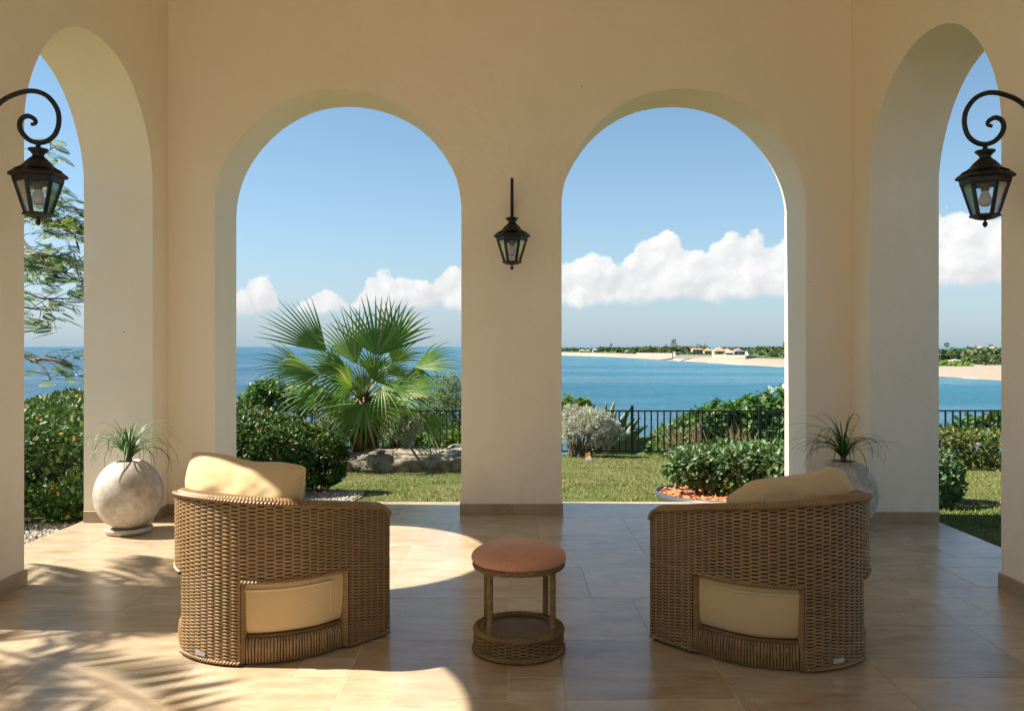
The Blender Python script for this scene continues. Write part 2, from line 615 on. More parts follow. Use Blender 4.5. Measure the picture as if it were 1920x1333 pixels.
M['blade'] = leaf_mat('ponytail_leaf', [(0, (0.035, 0.09, 0.025)), (0.6, (0.06, 0.13, 0.035)), (1, (0.11, 0.17, 0.05))], 0.4, 0.15)
M['hedge'] = leaf_mat('hedge_leaf', [(0, (0.022, 0.060, 0.012)), (0.5, (0.045, 0.105, 0.02)), (0.86, (0.085, 0.15, 0.03)), (0.955, (0.12, 0.17, 0.035)), (0.975, (0.12, 0.17, 0.035)), (0.98, (0.45, 0.25, 0.02)), (1, (0.42, 0.18, 0.015))], 0.48, 0.25, 0.3)
M['hedge_grey'] = leaf_mat('hedge_leaf_glossy', [(0, (0.045, 0.095, 0.03)), (0.5, (0.085, 0.155, 0.05)), (0.9, (0.15, 0.22, 0.09)), (0.985, (0.12, 0.18, 0.07)), (0.99, (0.55, 0.24, 0.015)), (1, (0.5, 0.2, 0.01))], 0.46, 0.22, 0.4)
M['dark_leaf'] = leaf_mat('dark_leaf', [(0, (0.018, 0.05, 0.015)), (0.6, (0.035, 0.085, 0.025)), (1, (0.06, 0.12, 0.04))], 0.35, 0.15, 0.5)
M['olive_hedge'] = leaf_mat('olive_hedge_leaf', [(0, (0.05, 0.09, 0.02)), (0.5, (0.10, 0.15, 0.03)), (0.88, (0.16, 0.19, 0.05)), (0.93, (0.4, 0.26, 0.03)), (1, (0.22, 0.12, 0.04))], 0.5, 0.25)
M['grape'] = leaf_mat('coastal_bush_leaf', [(0, (0.035, 0.095, 0.02)), (0.5, (0.07, 0.16, 0.03)), (0.92, (0.13, 0.23, 0.05)), (1, (0.26, 0.27, 0.06))], 0.42, 0.35)
M['bright_bush'] = leaf_mat('bright_bush_leaf', [(0, (0.07, 0.15, 0.02)), (0.6, (0.14, 0.24, 0.03)), (1, (0.24, 0.28, 0.04))], 0.5, 0.35)
M['wispy'] = leaf_mat('wispy_leaf', [(0, (0.09, 0.15, 0.05)), (1, (0.20, 0.24, 0.09))], 0.6, 0.35)
M['silver'] = leaf_mat('silver_leaf', [(0, (0.28, 0.30, 0.24)), (0.6, (0.46, 0.47, 0.40)), (1, (0.60, 0.59, 0.52))], 0.8, 0.2, 0.2)
M['feather'] = leaf_mat('feathery_leaf', [(0, (0.07, 0.15, 0.025)), (0.7, (0.13, 0.22, 0.04)), (1, (0.24, 0.28, 0.06))], 0.55, 0.45)
M['palm'] = leaf_mat('fan_palm_leaf', [(0, (0.085, 0.18, 0.028)), (0.6, (0.15, 0.27, 0.045)), (0.95, (0.20, 0.32, 0.07)), (0.985, (0.32, 0.30, 0.12)), (1, (0.40, 0.31, 0.15))], 0.4, 0.42, 0.45)
M['pinnate'] = leaf_mat('feather_palm_leaf', [(0, (0.04, 0.10, 0.025)), (1, (0.08, 0.16, 0.04))], 0.45, 0.2)
M['agave'] = leaf_mat('agave_leaf', [(0, (0.065, 0.115, 0.06)), (0.7, (0.10, 0.155, 0.085)), (1, (0.16, 0.20, 0.10))], 0.5, 0.08)
M['agave_pale'] = leaf_mat('agave_leaf_pale', [(0, (0.36, 0.36, 0.18)), (1, (0.45, 0.43, 0.22))], 0.5, 0.15)
M['petiole'] = simple('petiole', (0.20, 0.20, 0.05), 0.45, 0.25, 8)
M['boot'] = simple('palm_boot', (0.17, 0.085, 0.03), 0.75, 0.45, 9, bs=0.6, bscale=45)
M['bark'] = simple('bark', (0.12, 0.085, 0.06), 0.9, 0.35, 9, bs=0.6, bscale=40)
M['twig'] = simple('twig', (0.13, 0.085, 0.05), 0.9, 0.3, 14)
M['pod'] = simple('seed_pod', (0.05, 0.035, 0.025), 0.7, 0.2, 14)
M['straw'] = leaf_mat('dry_grass', [(0, (0.42, 0.34, 0.19)), (1, (0.56, 0.47, 0.28))], 0.8, 0.3, 0.2)
M['sprout'] = leaf_mat('green_grass_tuft', [(0, (0.08, 0.15, 0.04)), (1, (0.15, 0.22, 0.06))], 0.6, 0.3, 0.2)

# rock
m, nt, p = new_mat('weathered_rock')
co = nt.node('ShaderNodeTexCoord').outputs['Object']
c = nt.mix(nt.mapr(nt.noise(co, 3.2, 6, 0.7), 0.35, 0.65), (0.18, 0.14, 0.095), (0.50, 0.42, 0.31))
c = nt.mix(nt.mapr(nt.noise(co, 9, 6, 0.75), 0.47, 0.62, 0, 0.85), c, (0.06, 0.05, 0.035))
c = nt.mix(nt.mapr(nt.noise(co, 2.2, 4, 0.6), 0.55, 0.7, 0, 0.6), c, (0.24, 0.18, 0.07))
nt.put(p.inputs['Base Color'], c)
p.inputs['Roughness'].default_value = 0.92
bump(nt, p, nt.noise(co, 12, 8, 0.7), 0.9, 0.05)
M['rock'] = m

# lawn ground
m, nt, p = new_mat('lawn_ground')
co = nt.node('ShaderNodeNewGeometry').outputs['Position']
a = nt.noise(co, 0.8, 5, 0.65)
b = nt.noise(co, 9, 5, 0.7)
c = nt.mix(nt.mapr(a, 0.38, 0.66), (0.10, 0.125, 0.028), (0.19, 0.175, 0.065))
c = nt.mix(nt.mapr(b, 0.35, 0.7, 0, 0.7), c, (0.105, 0.13, 0.03))
c = nt.mix(nt.mapr(nt.noise(co, 2.1, 5, 0.7), 0.60, 0.74, 0, 0.8), c, (0.25, 0.18, 0.095))
c = nt.mix(nt.mapr(nt.noise(co, 60, 3), 0.45, 0.75, 0, 0.5), c, (0.05, 0.06, 0.015))
nt.put(p.inputs['Base Color'], c)
p.inputs['Roughness'].default_value = 0.95
p.inputs['Specular IOR Level'].default_value = 0.1
bump(nt, p, nt.noise(co, 90, 3, 0.7), 0.8, 0.03)
M['lawn'] = m
m, nt, p = new_mat('grass_blade')
gi = nt.node('ShaderNodeNewGeometry')
a = nt.noise(gi.outputs['Position'], 0.8, 5, 0.65)
c1 = nt.ramp(gi.outputs['Random Per Island'], [(0, (0.09, 0.13, 0.022)), (0.6, (0.16, 0.195, 0.04)), (1, (0.25, 0.24, 0.08))])
c = nt.mix(nt.mapr(a, 0.42, 0.68, 0, 0.85), c1, (0.25, 0.21, 0.095))
nt.put(p.inputs['Base Color'], nt.mix(nt.mapr(nt.noise(gi.outputs['Position'], 2.1, 5, 0.7), 0.56, 0.7, 0, 0.8), c, (0.30, 0.22, 0.12)))
p.inputs['Roughness'].default_value = 0.6
p.inputs['Specular IOR Level'].default_value = 0.2
M['grass'] = m
M['pebble'] = leaf_mat('pebble', [(0, (0.20, 0.17, 0.13)), (0.5, (0.33, 0.29, 0.235)), (1, (0.46, 0.42, 0.36))], 0.8, 0.0, 0.2)
M['chip'] = leaf_mat('bark_chip', [(0, (0.36, 0.13, 0.05)), (0.6, (0.56, 0.24, 0.10)), (1, (0.66, 0.36, 0.18))], 0.85, 0.0, 0.2)
M['bed'] = simple('bed_soil', (0.30, 0.25, 0.19), 0.95, 0.25, 30)
M['mulch_bed'] = simple('mulch_soil', (0.34, 0.14, 0.06), 0.95, 0.35, 40)
M['edging'] = simple('edging_plastic', (0.045, 0.05, 0.058), 0.5, 0.1)

# sea
m, nt, p = new_mat('sea_water')
pos = nt.node('ShaderNodeNewGeometry').outputs['Position']
sx = nt.node('ShaderNodeSeparateXYZ')
nt.put(sx.inputs[0], pos)
streak = nt.noise(nt.scale_vec(pos, (0.0045, 0.02, 0)), 1.0, 5, 0.6)
streak2 = nt.noise(nt.scale_vec(pos, (0.0008, 0.0022, 0)), 1.0, 5, 0.6)
# the bay to the east is shallow over sand, the open sea to the west is deep
ang = nt.math('DIVIDE', sx.outputs[0], nt.math('MAXIMUM', sx.outputs[1], 1.0))
east = nt.mapr(ang, -0.28, 0.34, smooth=True)
near = nt.mapr(sx.outputs[1], 60, 900, 0.35, 1.0)
shallow = nt.math('MULTIPLY', east, nt.mapr(streak, 0.28, 0.72, 0.55, 1.05))
shallow = nt.math('MULTIPLY', shallow, near, clamp=True)
deep = nt.mix(nt.mapr(streak2, 0.35, 0.65), (0.016, 0.070, 0.120), (0.026, 0.105, 0.165))
c = nt.mix(shallow, deep, (0.050, 0.210, 0.270))
turq = nt.math('MULTIPLY', nt.mapr(nt.noise(nt.scale_vec(pos, (0.00035, 0.0006, 0)), 1.0, 3, 0.5), 0.52, 0.66), nt.mapr(sx.outputs[1], 900, 2500))
c = nt.mix(nt.math('MULTIPLY', turq, 0.55), c, (0.02, 0.28, 0.36))
nt.put(p.inputs['Base Color'], c)
p.inputs['IOR'].default_value = 1.33
wind = nt.noise(nt.scale_vec(pos, (0.010, 0.045, 0)), 1.0, 3, 0.5)
wind2 = nt.noise(nt.scale_vec(pos, (0.0022, 0.012, 0), (3.1, 1.7, 0)), 1.0, 3, 0.55)
nt.put(p.inputs['Roughness'], nt.math('ADD', nt.mapr(wind, 0.35, 0.65, 0.15, 0.30), nt.mapr(wind2, 0.45, 0.62, 0.0, 0.28)))
p.inputs['Specular IOR Level'].default_value = 0.45
wv = nt.noise(nt.scale_vec(pos, (0.30, 0.75, 0)), 1.0, 5, 0.65)
wv2 = nt.noise(nt.scale_vec(pos, (0.035, 0.10, 0)), 1.0, 4, 0.6)
bump(nt, p, nt.math('ADD', wv, nt.math('MULTIPLY', wv2, 3.0)), 1.0, 1.1)
M['sea'] = m

m, nt, p = new_mat('headland_ground')
co = nt.node('ShaderNodeNewGeometry').outputs['Position']
zz = nt.node('ShaderNodeSeparateXYZ')
nt.put(zz.inputs[0], co)
n = nt.noise(co, 0.05, 5, 0.65)
hgt = nt.math('ADD', zz.outputs[2], nt.math('MULTIPLY', nt.math('SUBTRACT', n, 0.5), 1.6))
sand = nt.mix(nt.noise(co, 0.02, 4), (0.265, 0.212, 0.155), (0.31, 0.25, 0.185))
wet = nt.mapr(zz.outputs[2], -10.8, -10.35, 1.0, 0.0)
sand = nt.mix(wet, sand, (0.30, 0.225, 0.16))
green = nt.mix(n, (0.045, 0.085, 0.03), (0.12, 0.15, 0.05))
c = nt.mix(nt.mapr(hgt, -7.1, -6.5), sand, green)
nt.put(p.inputs['Base Color'], c)
p.inputs['Roughness'].default_value = 0.95
M['headland'] = m
M['foam'] = simple('surf_foam', (0.8, 0.82, 0.82), 0.7, 0.05)
M['far_leaf'] = leaf_mat('far_foliage', [(0, (0.045, 0.082, 0.036)), (0.5, (0.075, 0.122, 0.050)), (0.85, (0.125, 0.165, 0.060)), (1, (0.20, 0.17, 0.07))], 0.7, 0.2, 0.2)
M['far_leaf_dark'] = leaf_mat('far_pine_foliage', [(0, (0.04, 0.075, 0.045)), (1, (0.085, 0.12, 0.07))], 0.7, 0.2, 0.2)
M['dune_leaf'] = leaf_mat('dune_creeper', [(0, (0.08, 0.16, 0.03)), (1, (0.16, 0.24, 0.05))], 0.7, 0.2, 0.2)
M['h_white'] = simple('white_render', (0.56, 0.545, 0.51), 0.8, 0.05, 0.4)
M['h_cream'] = simple('cream_render', (0.46, 0.39, 0.305), 0.8, 0.06, 0.4)
M['h_stone'] = simple('pale_stone_wall', (0.37, 0.31, 0.24), 0.9, 0.12, 0.5)
M['h_greystone'] = simple('grey_stone_wall', (0.24, 0.21, 0.175), 0.9, 0.15, 0.5)
M['r_tan'] = simple('tan_roof_tile', (0.45, 0.26, 0.15), 0.85, 0.12, 0.7)
M['r_red'] = simple('red_roof_tile', (0.50, 0.19, 0.11), 0.85, 0.12, 0.7)
M['r_grey'] = simple('grey_shingle_roof', (0.36, 0.33, 0.30), 0.85, 0.1, 0.7)
M['r_pale'] = simple('pale_shingle_roof', (0.52, 0.44, 0.36), 0.85, 0.1, 0.7)
M['r_blue'] = simple('blue_painted_roof', (0.06, 0.15, 0.36), 0.6, 0.08, 0.7)
M['r_bluegrey'] = simple('blue_grey_roof', (0.30, 0.38, 0.46), 0.6, 0.08, 0.7)
M['h_glass'] = simple('dark_window', (0.03, 0.035, 0.045), 0.15, 0.1, 1.0)
M['h_blue'] = simple('blue_shutter', (0.05, 0.14, 0.32), 0.6, 0.05, 1.0)
M['boat_white'] = simple('boat_gelcoat', (0.80, 0.79, 0.77), 0.25, 0.02)
M['boat_dark'] = simple('boat_window', (0.03, 0.035, 0.04), 0.15, 0.1)
M['orange'] = simple('orange_glaze', (0.72, 0.25, 0.03), 0.6, 0.15, 20)
M['plate'] = simple('metal_plate', (0.60, 0.58, 0.54), 0.35, 0.05, 30, 0.7)
M['hull_stripe'] = simple('hull_stripe', (0.04, 0.06, 0.12), 0.4)

# ------------------------------------------------------------------ setting: ground, sea, headland
SEA_Z = EYE - 12.0


def ground_z(x, y):
    z = -0.09
    if y > 6.9:
        z -= (min(y, 16.4) - 6.9) * 0.0775
    if y > 16.4:
        d = y - 16.4
        z -= d * 0.75 + 0.25 * math.sin(x * 0.9) * min(1, d)
    if y > 17 or abs(x) > 16:
        z += 0.35 * mnoise.noise(Vector((x * 0.3, y * 0.3, 0)))
    if abs(x) > 22:
        z -= (abs(x) - 22) * 0.5
    return max(z, SEA_Z - 2.5)


xs = np.unique(np.concatenate([np.linspace(-60, -16, 30), np.linspace(-16, 16, 110), np.linspace(16, 60, 30)]))
ys = np.unique(np.concatenate([np.linspace(-30, 6, 30), np.linspace(6, 18, 70), np.linspace(18, 46, 40)]))
V = np.array([(x, y, ground_z(x, y) + 0.012 * mnoise.noise(Vector((x * 2.3, y * 2.3, 3)))) for x in xs for y in ys])
lawn = link('lawn', np_mesh('lawn', V, grid_faces(len(xs), len(ys))[:, ::-1], M['lawn'], True))
kind(lawn, 'structure')

# sea, one sheet to the horizon
mb = MB()
S = 90000
mb.add([(-S, 15, SEA_Z), (S, 15, SEA_Z), (S, S, SEA_Z), (-S, S, SEA_Z)], [(0, 1, 2, 3)])
kind(mb.build('sea', M['sea']), 'structure')

# headland with the long beach: rows follow the shoreline, columns go inland
SHORE = [(1030, 665.2, 4.0), (1055, 666.3, 4.0), (1120, 668.3, 3.8), (1180, 671.2, 3.4), (1230, 674.3, 3.4), (1270, 676.5, 3.6), (1330, 680.2, 3.8),
         (1390, 684.2, 3.8), (1440, 686.8, 3.8), (1475, 688.6, 3.7), (1550, 693, 3.4), (1650, 699, 3.0), (1760, 705.5, 2.6), (1800, 708.5, 2.5), (1876, 713, 2.4), (1990, 722, 2.4), (2250, 748, 2.6)]
BACK = [(1030, 660.3), (1055, 660.6), (1120, 662.4), (1180, 664.2), (1230, 666.2), (1270, 668.2), (1330, 669.3),
        (1390, 672.5), (1440, 673.3), (1475, 674), (1550, 678), (1650, 684), (1760, 689.5), (1800, 690.5), (1876, 692.8), (1990, 698), (2250, 714)]
sh, bk, be = [], [], []
for (px, py, e), (bx, by) in zip(SHORE, BACK):
    zd = 12.0 * FPX / (py - 650)
    sh.append(((px - 960) / FPX * zd, zd))
    zb = (12.0 - e) * FPX / (by - 650)
    bk.append(((bx - 960) / FPX * zb, zb))
    be.append(e)
sh, bk, be = np.array(sh), np.array(bk), np.array(be)
tt = np.linspace(0, len(sh) - 1, 160)
ii = np.arange(len(sh))
def ip(a): return np.interp(tt, ii, a)
shx, shy, bkx, bky, bee = ip(sh[:, 0]), ip(sh[:, 1]), ip(bk[:, 0]), ip(bk[:, 1]), ip(be)
inl = np.stack([0.12 * np.ones_like(tt), np.ones_like(tt)], 1)
rows = []
prof = [(-0.35, -1.2), (0.0, 0.02), (0.35, 0.4), (0.75, 0.8), (1.0, 1.0)]
for s, hf in prof:
    wig = 1 + 0.0 * tt
    X = shx + (bkx - shx) * s
    Y = shy + (bky - shy) * s
    Z = SEA_Z + np.where(hf < 0, hf, bee * hf)
    rows.append(np.stack([X, Y, Z], 1))
for d, dz in [(15, 0.5), (60, 0.9), (180, 1.0), (400, 0.8), (700, 0.3), (760, -4)]:
    X = bkx + 0.35 * d
    Y = bky + d
    Z = SEA_Z + (bee + dz if dz > -1 else 0 * bee - 2)
    rows.append(np.stack([X, Y, Z], 1))
V = np.stack(rows, 1).reshape(-1, 3)
headland = link('headland', np_mesh('headland', V, grid_faces(len(tt), len(rows)), M['headland'], True))
kind(headland, 'structure')


def head_ground(px, depth):
    """ground height on the headland (about the beach back height plus a little)"""
    return SEA_Z + 4.3


# thin surf line along the beach
pts_a = np.stack([shx - 0.0 * shx, shy - 2.5 - 1.5 * np.sin(tt * 9), np.full_like(tt, SEA_Z + 0.05)], 1)
pts_b = np.stack([shx, shy + 0.8, np.full_like(tt, SEA_Z + 0.12)], 1)
V = np.stack([pts_a, pts_b], 1).reshape(-1, 3)
Fs = grid_faces(len(tt), 2)
keep = np.array([math.sin(t * 3.1) + math.sin(t * 7.7) > 0.2 and t > 4 for t in tt[:-1]])
surf = link('surf_foam', np_mesh('surf_foam', V, Fs[keep], M['foam'], True))
kind(surf, 'structure')

# ------------------------------------------------------------------ the loggia: walls with arches
IN_L, IN_R = -2.56, 2.53
OUT_L, OUT_R = -3.05, 3.02
Y_IN, Y_OUT = 6.31, 6.80
Y_REAR = -3.2
H_TOP = 4.35
ARCH_TOP = 3.17


def arch_wall(name, along, u_start, u_end, w0, w1, arches, label):
    """wall from u_start to u_end with arched openings; along='x' or 'y'; thickness from w0 to w1"""
    def pt(u, v, w):
        return (u, w, v) if along == 'x' else (w, u, v)
    vs, fs, key = [], [], {}

    def V_(u, v, w):
        k = (round(u, 4), round(v, 4), round(w, 4))
        if k not in key:
            key[k] = len(vs)
            vs.append(pt(*k))
        return key[k]

    def quad(a, b, c, d):
        fs.append((V_(*a), V_(*b), V_(*c), V_(*d)))
    arches = sorted(arches)
    spring = [ARCH_TOP - (b - a) / 2 for a, b in arches]
    lv = sorted(set([0.0, H_TOP] + [round(s, 4) for s in spring]))
    NSEG = 64
    curves = []
    for (a, b), sp in zip(arches, spring):
        c, r = (a + b) / 2, (b - a) / 2
        pts = []
        for i in range(NSEG + 1):
            t = math.pi - math.pi * i / NSEG
            j = 0.003 * math.sin(i * 0.31 + a * 3)
            pts.append((c + (r + (j if 0 < i < NSEG else 0)) * math.cos(t), sp + (r + (j if 0 < i < NSEG else 0)) * math.sin(t)))
        pts[0] = (a, sp)
        pts[-1] = (b, sp)
        curves.append(pts)
    piers = []
    u = u_start
    for a, b in arches:
        piers.append((u, a))
        u = b
    piers.append((u, u_end))
    for w, flip in ((w0, False), (w1, True)):
        for a, b in piers:
            for l0, l1 in zip(lv[:-1], lv[1:]):
                quad((a, l0, w), (b, l0, w), (b, l1, w), (a, l1, w))
        for pts, sp in zip(curves, spring):
            for (ua, va), (ub, vb) in zip(pts[:-1], pts[1:]):
                quad((ua, va, w), (ub, vb, w), (ub, H_TOP, w), (ua, H_TOP, w))
    for pts, sp, (a, b) in zip(curves, spring, arches):
        for (ua, va), (ub, vb) in zip(pts[:-1], pts[1:]):
            quad((ua, va, w0), (ub, vb, w0), (ub, vb, w1), (ua, va, w1))
        for uu in (a, b):
            for l0, l1 in zip(lv[:-1], lv[1:]):
                if l1 <= sp + 1e-6:
                    quad((uu, l0, w0), (uu, l1, w0), (uu, l1, w1), (uu, l0, w1))
    for a, b in piers:
        quad((a, 0, w0), (b, 0, w0), (b, 0, w1), (a, 0, w1))
    for uu in (u_start, u_end):
        for l0, l1 in zip(lv[:-1], lv[1:]):
            quad((uu, l0, w0), (uu, l1, w0), (uu, l1, w1), (uu, l0, w1))
    me = bpy.data.meshes.new(name)
    me.from_pydata(vs, [], fs)
    me.materials.append(M['plaster'])
    me.update()
    import bmesh
    bm = bmesh.new()
    bm.from_mesh(me)
    bmesh.ops.recalc_face_normals(bm, faces=bm.faces)
    bm.to_mesh(me)
    bm.free()
    for p_ in me.polygons:
        p_.use_smooth = True
    o = link(name, me)
    bv = o.modifiers.new('bevel', 'BEVEL')
    bv.width = 0.035
    bv.segments = 4
    bv.limit_method = 'ANGLE'
    bv.angle_limit = R(50)
    bv.harden_normals = True
    tag(o, label, 'wall')
    return o, piers


BACK_ARCHES = [(-2.21, -0.377), (0.369, 2.187)]
LEFT_ARCHES = [(-2.3, -0.71), (-0.05, 1.54), (2.20, 3.79), (4.45, 6.04)]
RIGHT_ARCHES = [(-2.35, -0.76), (-0.1, 1.49), (2.13, 3.73), (4.385, 6.00)]
sea_wall, sea_piers = arch_wall('arcade_wall', 'x', OUT_L, OUT_R, Y_IN, Y_OUT, BACK_ARCHES,
                                'cream plastered wall with two round arches facing the palm and the beach')
left_wall, left_piers = arch_wall('arcade_wall', 'y', Y_REAR, Y_IN - 0.003, IN_L, OUT_L, LEFT_ARCHES,
                                  'cream plastered side wall whose arch frames a dark hedge and a feathery tree')
right_wall, right_piers = arch_wall('arcade_wall', 'y', Y_REAR, Y_IN - 0.003, IN_R, OUT_R, RIGHT_ARCHES,
                                    'cream plastered side wall whose arch frames a sandy beach and lawn')
for x0_, x1_, lab_ in ((OUT_L, OUT_L + 0.6, 'cream plastered corner post behind the viewer beside the gravel'), (OUT_R - 0.6, OUT_R, 'cream plastered corner post behind the viewer beside the lawn')):
    mb = MB()
    mb.box(x0_, x1_, Y_REAR - 0.48, Y_REAR - 0.003, -0.1, H_TOP)
    tag(mb.build('corner_post', M['plaster']), lab_, 'post')
mb = MB()
mb.box(-9.0, 9.0, -14.0, Y_REAR - 0.485, -0.3, -0.02)  # added sunlit slab; bounces light in through the rear, left open for it
kind(mb.build('added_bounce_terrace', M['slab']), 'structure')
mb = MB()
mb.box(OUT_L, OUT_R, Y_REAR - 0.48, Y_OUT, H_TOP + 0.003, H_TOP + 0.3)
M['ceiling'] = simple('ceiling_paint', (0.88, 0.82, 0.72), 0.9, 0.03, 1.5)
kind(mb.build('ceiling', M['ceiling']), 'structure')

# skirting tiles, each a piece of its own
def skirting(wall, runs):
    for (x0, y0), (x1, y1), (nx, ny) in runs:
        L = math.hypot(x1 - x0, y1 - y0)
        if L < 0.02:
            continue
        n = max(1, round(L / 0.42))
        dx, dy = (x1 - x0) / L, (y1 - y0) / L
        step = L / n
        for i in range(n):
            mb = MB()
            h, t, b = 0.082, 0.012, 0.0025
            l = step - 0.002
            # local: along x from 0..l, thickness -> +y (0..t), chamfered top edge
            sec = [(0.001, -0.001), (t, -0.001), (t, h - b), (t - b, h), (0.001, h)]
            vs = [(0.001, s, z) for s, z in sec] + [(l, s, z) for s, z in sec]
            fs = [(i2, (i2 + 1) % 5, (i2 + 1) % 5 + 5, i2 + 5) for i2 in range(5)] + [(4, 3, 2, 1, 0), (5, 6, 7, 8, 9)]
            mb.add(vs, fs)
            o = mb.build('skirting_tile', M['skirting'], wall)
            ox, oy = x0 + dx * step * i, y0 + dy * step * i
            o.matrix_local = Matrix(((dx, nx, 0, ox), (dy, ny, 0, oy), (0, 0, 1, 0), (0, 0, 0, 1)))


runs = []
for k, (a, b) in enumerate(sea_piers):
    a2, b2 = max(a, IN_L), min(b, IN_R)
    e0 = 0.012 if k > 0 else 0
    e1 = 0.012 if k < len(sea_piers) - 1 else 0
    runs.append(((a2 - e0, Y_IN), (b2 + e1, Y_IN), (0, -1)))
    if k > 0:
        runs.append(((a, Y_IN + 0.001), (a, Y_OUT), (-1, 0)))
    if k < len(sea_piers) - 1:
        runs.append(((b, Y_IN + 0.001), (b, Y_OUT), (1, 0)))
skirting(sea_wall, runs)
for wall, piers, xi, xo, sgn in ((left_wall, left_piers, IN_L, OUT_L, 1), (right_wall, right_piers, IN_R, OUT_R, -1)):
    runs = []
    for k, (a, b) in enumerate(piers):
        if b < 1.0:
            continue
        e1 = 0.012 if k < len(piers) - 1 else -0.013
        runs.append(((xi, a - 0.012), (xi, b + e1), (sgn, 0)))
        runs.append(((xi - sgn * 0.001, a), (xo, a), (0, -1)))
        if k < len(piers) - 1:
            runs.append(((xi - sgn * 0.001, b), (xo, b), (0, 1)))
    skirting(wall, runs)

# ------------------------------------------------------------------ terrace floor of travertine tiles
mb = MB()
mb.box(OUT_L - 0.03, OUT_R + 0.03, Y_REAR - 0.4, Y_OUT + 0.04, -0.2, -0.0013)
floor = mb.build('floor', M['grout'])
kind(floor, 'structure')
mb = MB()
mb.box(OUT_L - 0.025, OUT_R + 0.025, Y_REAR, 1.395, -0.0015, 0.0)
o = mb.build('floor_behind', M['slab'])
kind(o, 'structure')
o.name = 'floor'
U = 0.2035
nx_, ny_ = 30, 27
fx0, fy0 = OUT_L - 0.025, 1.40
used = np.zeros((nx_, ny_), bool)
tile_me = {}


def tile_mesh(w, d):
    k = (round(w, 3), round(d, 3))
    if k not in tile_me:
        mb = MB()
        c, t = 0.0009, 0.010
        a, b = w / 2, d / 2
        rings = [(a, b, -t), (a, b, -c), (a - c, b - c, 0)]
        vs = []
        for ra, rb, z in rings:
            vs += [(-ra, -rb, z), (ra, -rb, z), (ra, rb, z), (-ra, rb, z)]
        fs = [(8, 9, 10, 11)]
        for q in range(2):
            for i in range(4):
                fs.append((q * 4 + i, q * 4 + (i + 1) % 4, q * 4 + 4 + (i + 1) % 4, q * 4 + 4 + i))
        me = bpy.data.meshes.new('tile')
        me.from_pydata(vs, [], fs)
        me.materials.append(M['tile'])
        me.update()
        tile_me[k] = me
    return tile_me[k]


trs = random.Random(5)
sx_ = (OUT_R + 0.025 - fx0) / nx_
sy_ = (Y_OUT + 0.03 - fy0) / ny_
for j in range(ny_):
    for i in range(nx_):
        if used[i, j]:
            continue
        opts = [(3, 2), (3, 2), (3, 2), (2, 2), (2, 2), (2, 1), (3, 3), (2, 3), (1, 1)]
        trs.shuffle(opts)
        for w, d in opts + [(2, 1), (1, 2), (1, 1)]:
            if i + w <= nx_ and j + d <= ny_ and not used[i:i + w, j:j + d].any():
                break
        used[i:i + w, j:j + d] = True
        g = 0.0026
        o = link('tile', tile_mesh(w * sx_ - g, d * sy_ - g), floor)
        o.location = (fx0 + (i + w / 2) * sx_, fy0 + (j + d / 2) * sy_, trs.uniform(-0.0005, 0.0003))
        o.rotation_euler = (trs.gauss(0, 0.0006), trs.gauss(0, 0.0006), 0 if trs.random() < 0.5 else math.pi)

# ------------------------------------------------------------------ wicker armchairs
RC, PHI, ARM = 0.42, R(76), 0.32
ARC_L = RC * PHI
HALF = ARC_L + ARM


def plan(s, off=0.0):
    """outer plan curve of the chair shell, s = signed arc length from the middle of the back (x right, y forward); off<0 moves inwards"""
    s = np.asarray(s, float)
    a = np.abs(s)
    sg = np.sign(s)
    ph = np.minimum(a, ARC_L) / RC
    st = np.maximum(a - ARC_L, 0)
    r = RC + off
    x = r * np.sin(ph) + st * math.cos(PHI)
    y = -r * np.cos(ph) + st * math.sin(PHI)
    nx = np.sin(ph)
    ny = -np.cos(ph)
    return np.stack([sg * x, y], -1), np.stack([sg * nx, ny], -1)


def rim_h(xy):
    return 0.600 - 0.167 * xy[..., 1]


PANEL = RC * R(23)
ARM_IN = ARC_L + 0.085          # inner end of the arm panel
BAND_Z = 0.33
ROW, COLW = 0.0066, 0.0360


def weave_disp(S, Z):
    """plain weave: each strand bulges over every second stake and dives behind the next"""
    best = np.full(np.broadcast(S, Z).shape, 0.0)
    cf = np.floor(S / COLW)
    for c in (cf, cf + 1):
        u = S / COLW - c                      # -1..1 either side of the stake
        par = np.mod(c, 2)
        q = (Z / ROW - par) / 2
        r = np.round(q)
        v = (q - r) * 2                       # -1..1 across the visible strand
        jit = 1 + 0.03 * np.sin(r * 12.9898 + c * 4.37)
        wid = 0.67 + 0.012 * np.sin(r * 5.1 + c * 2.3)
        arch = np.clip(np.cos(math.pi * 0.5 * np.clip(u / wid, -1, 1)), 0, 1) ** 0.55
        best = np.maximum(best, arch * np.sqrt(np.clip(1 - 0.97 * np.abs(v) ** 2.0, 0, 1)) * jit)
    return 0.0105 * best - 0.005


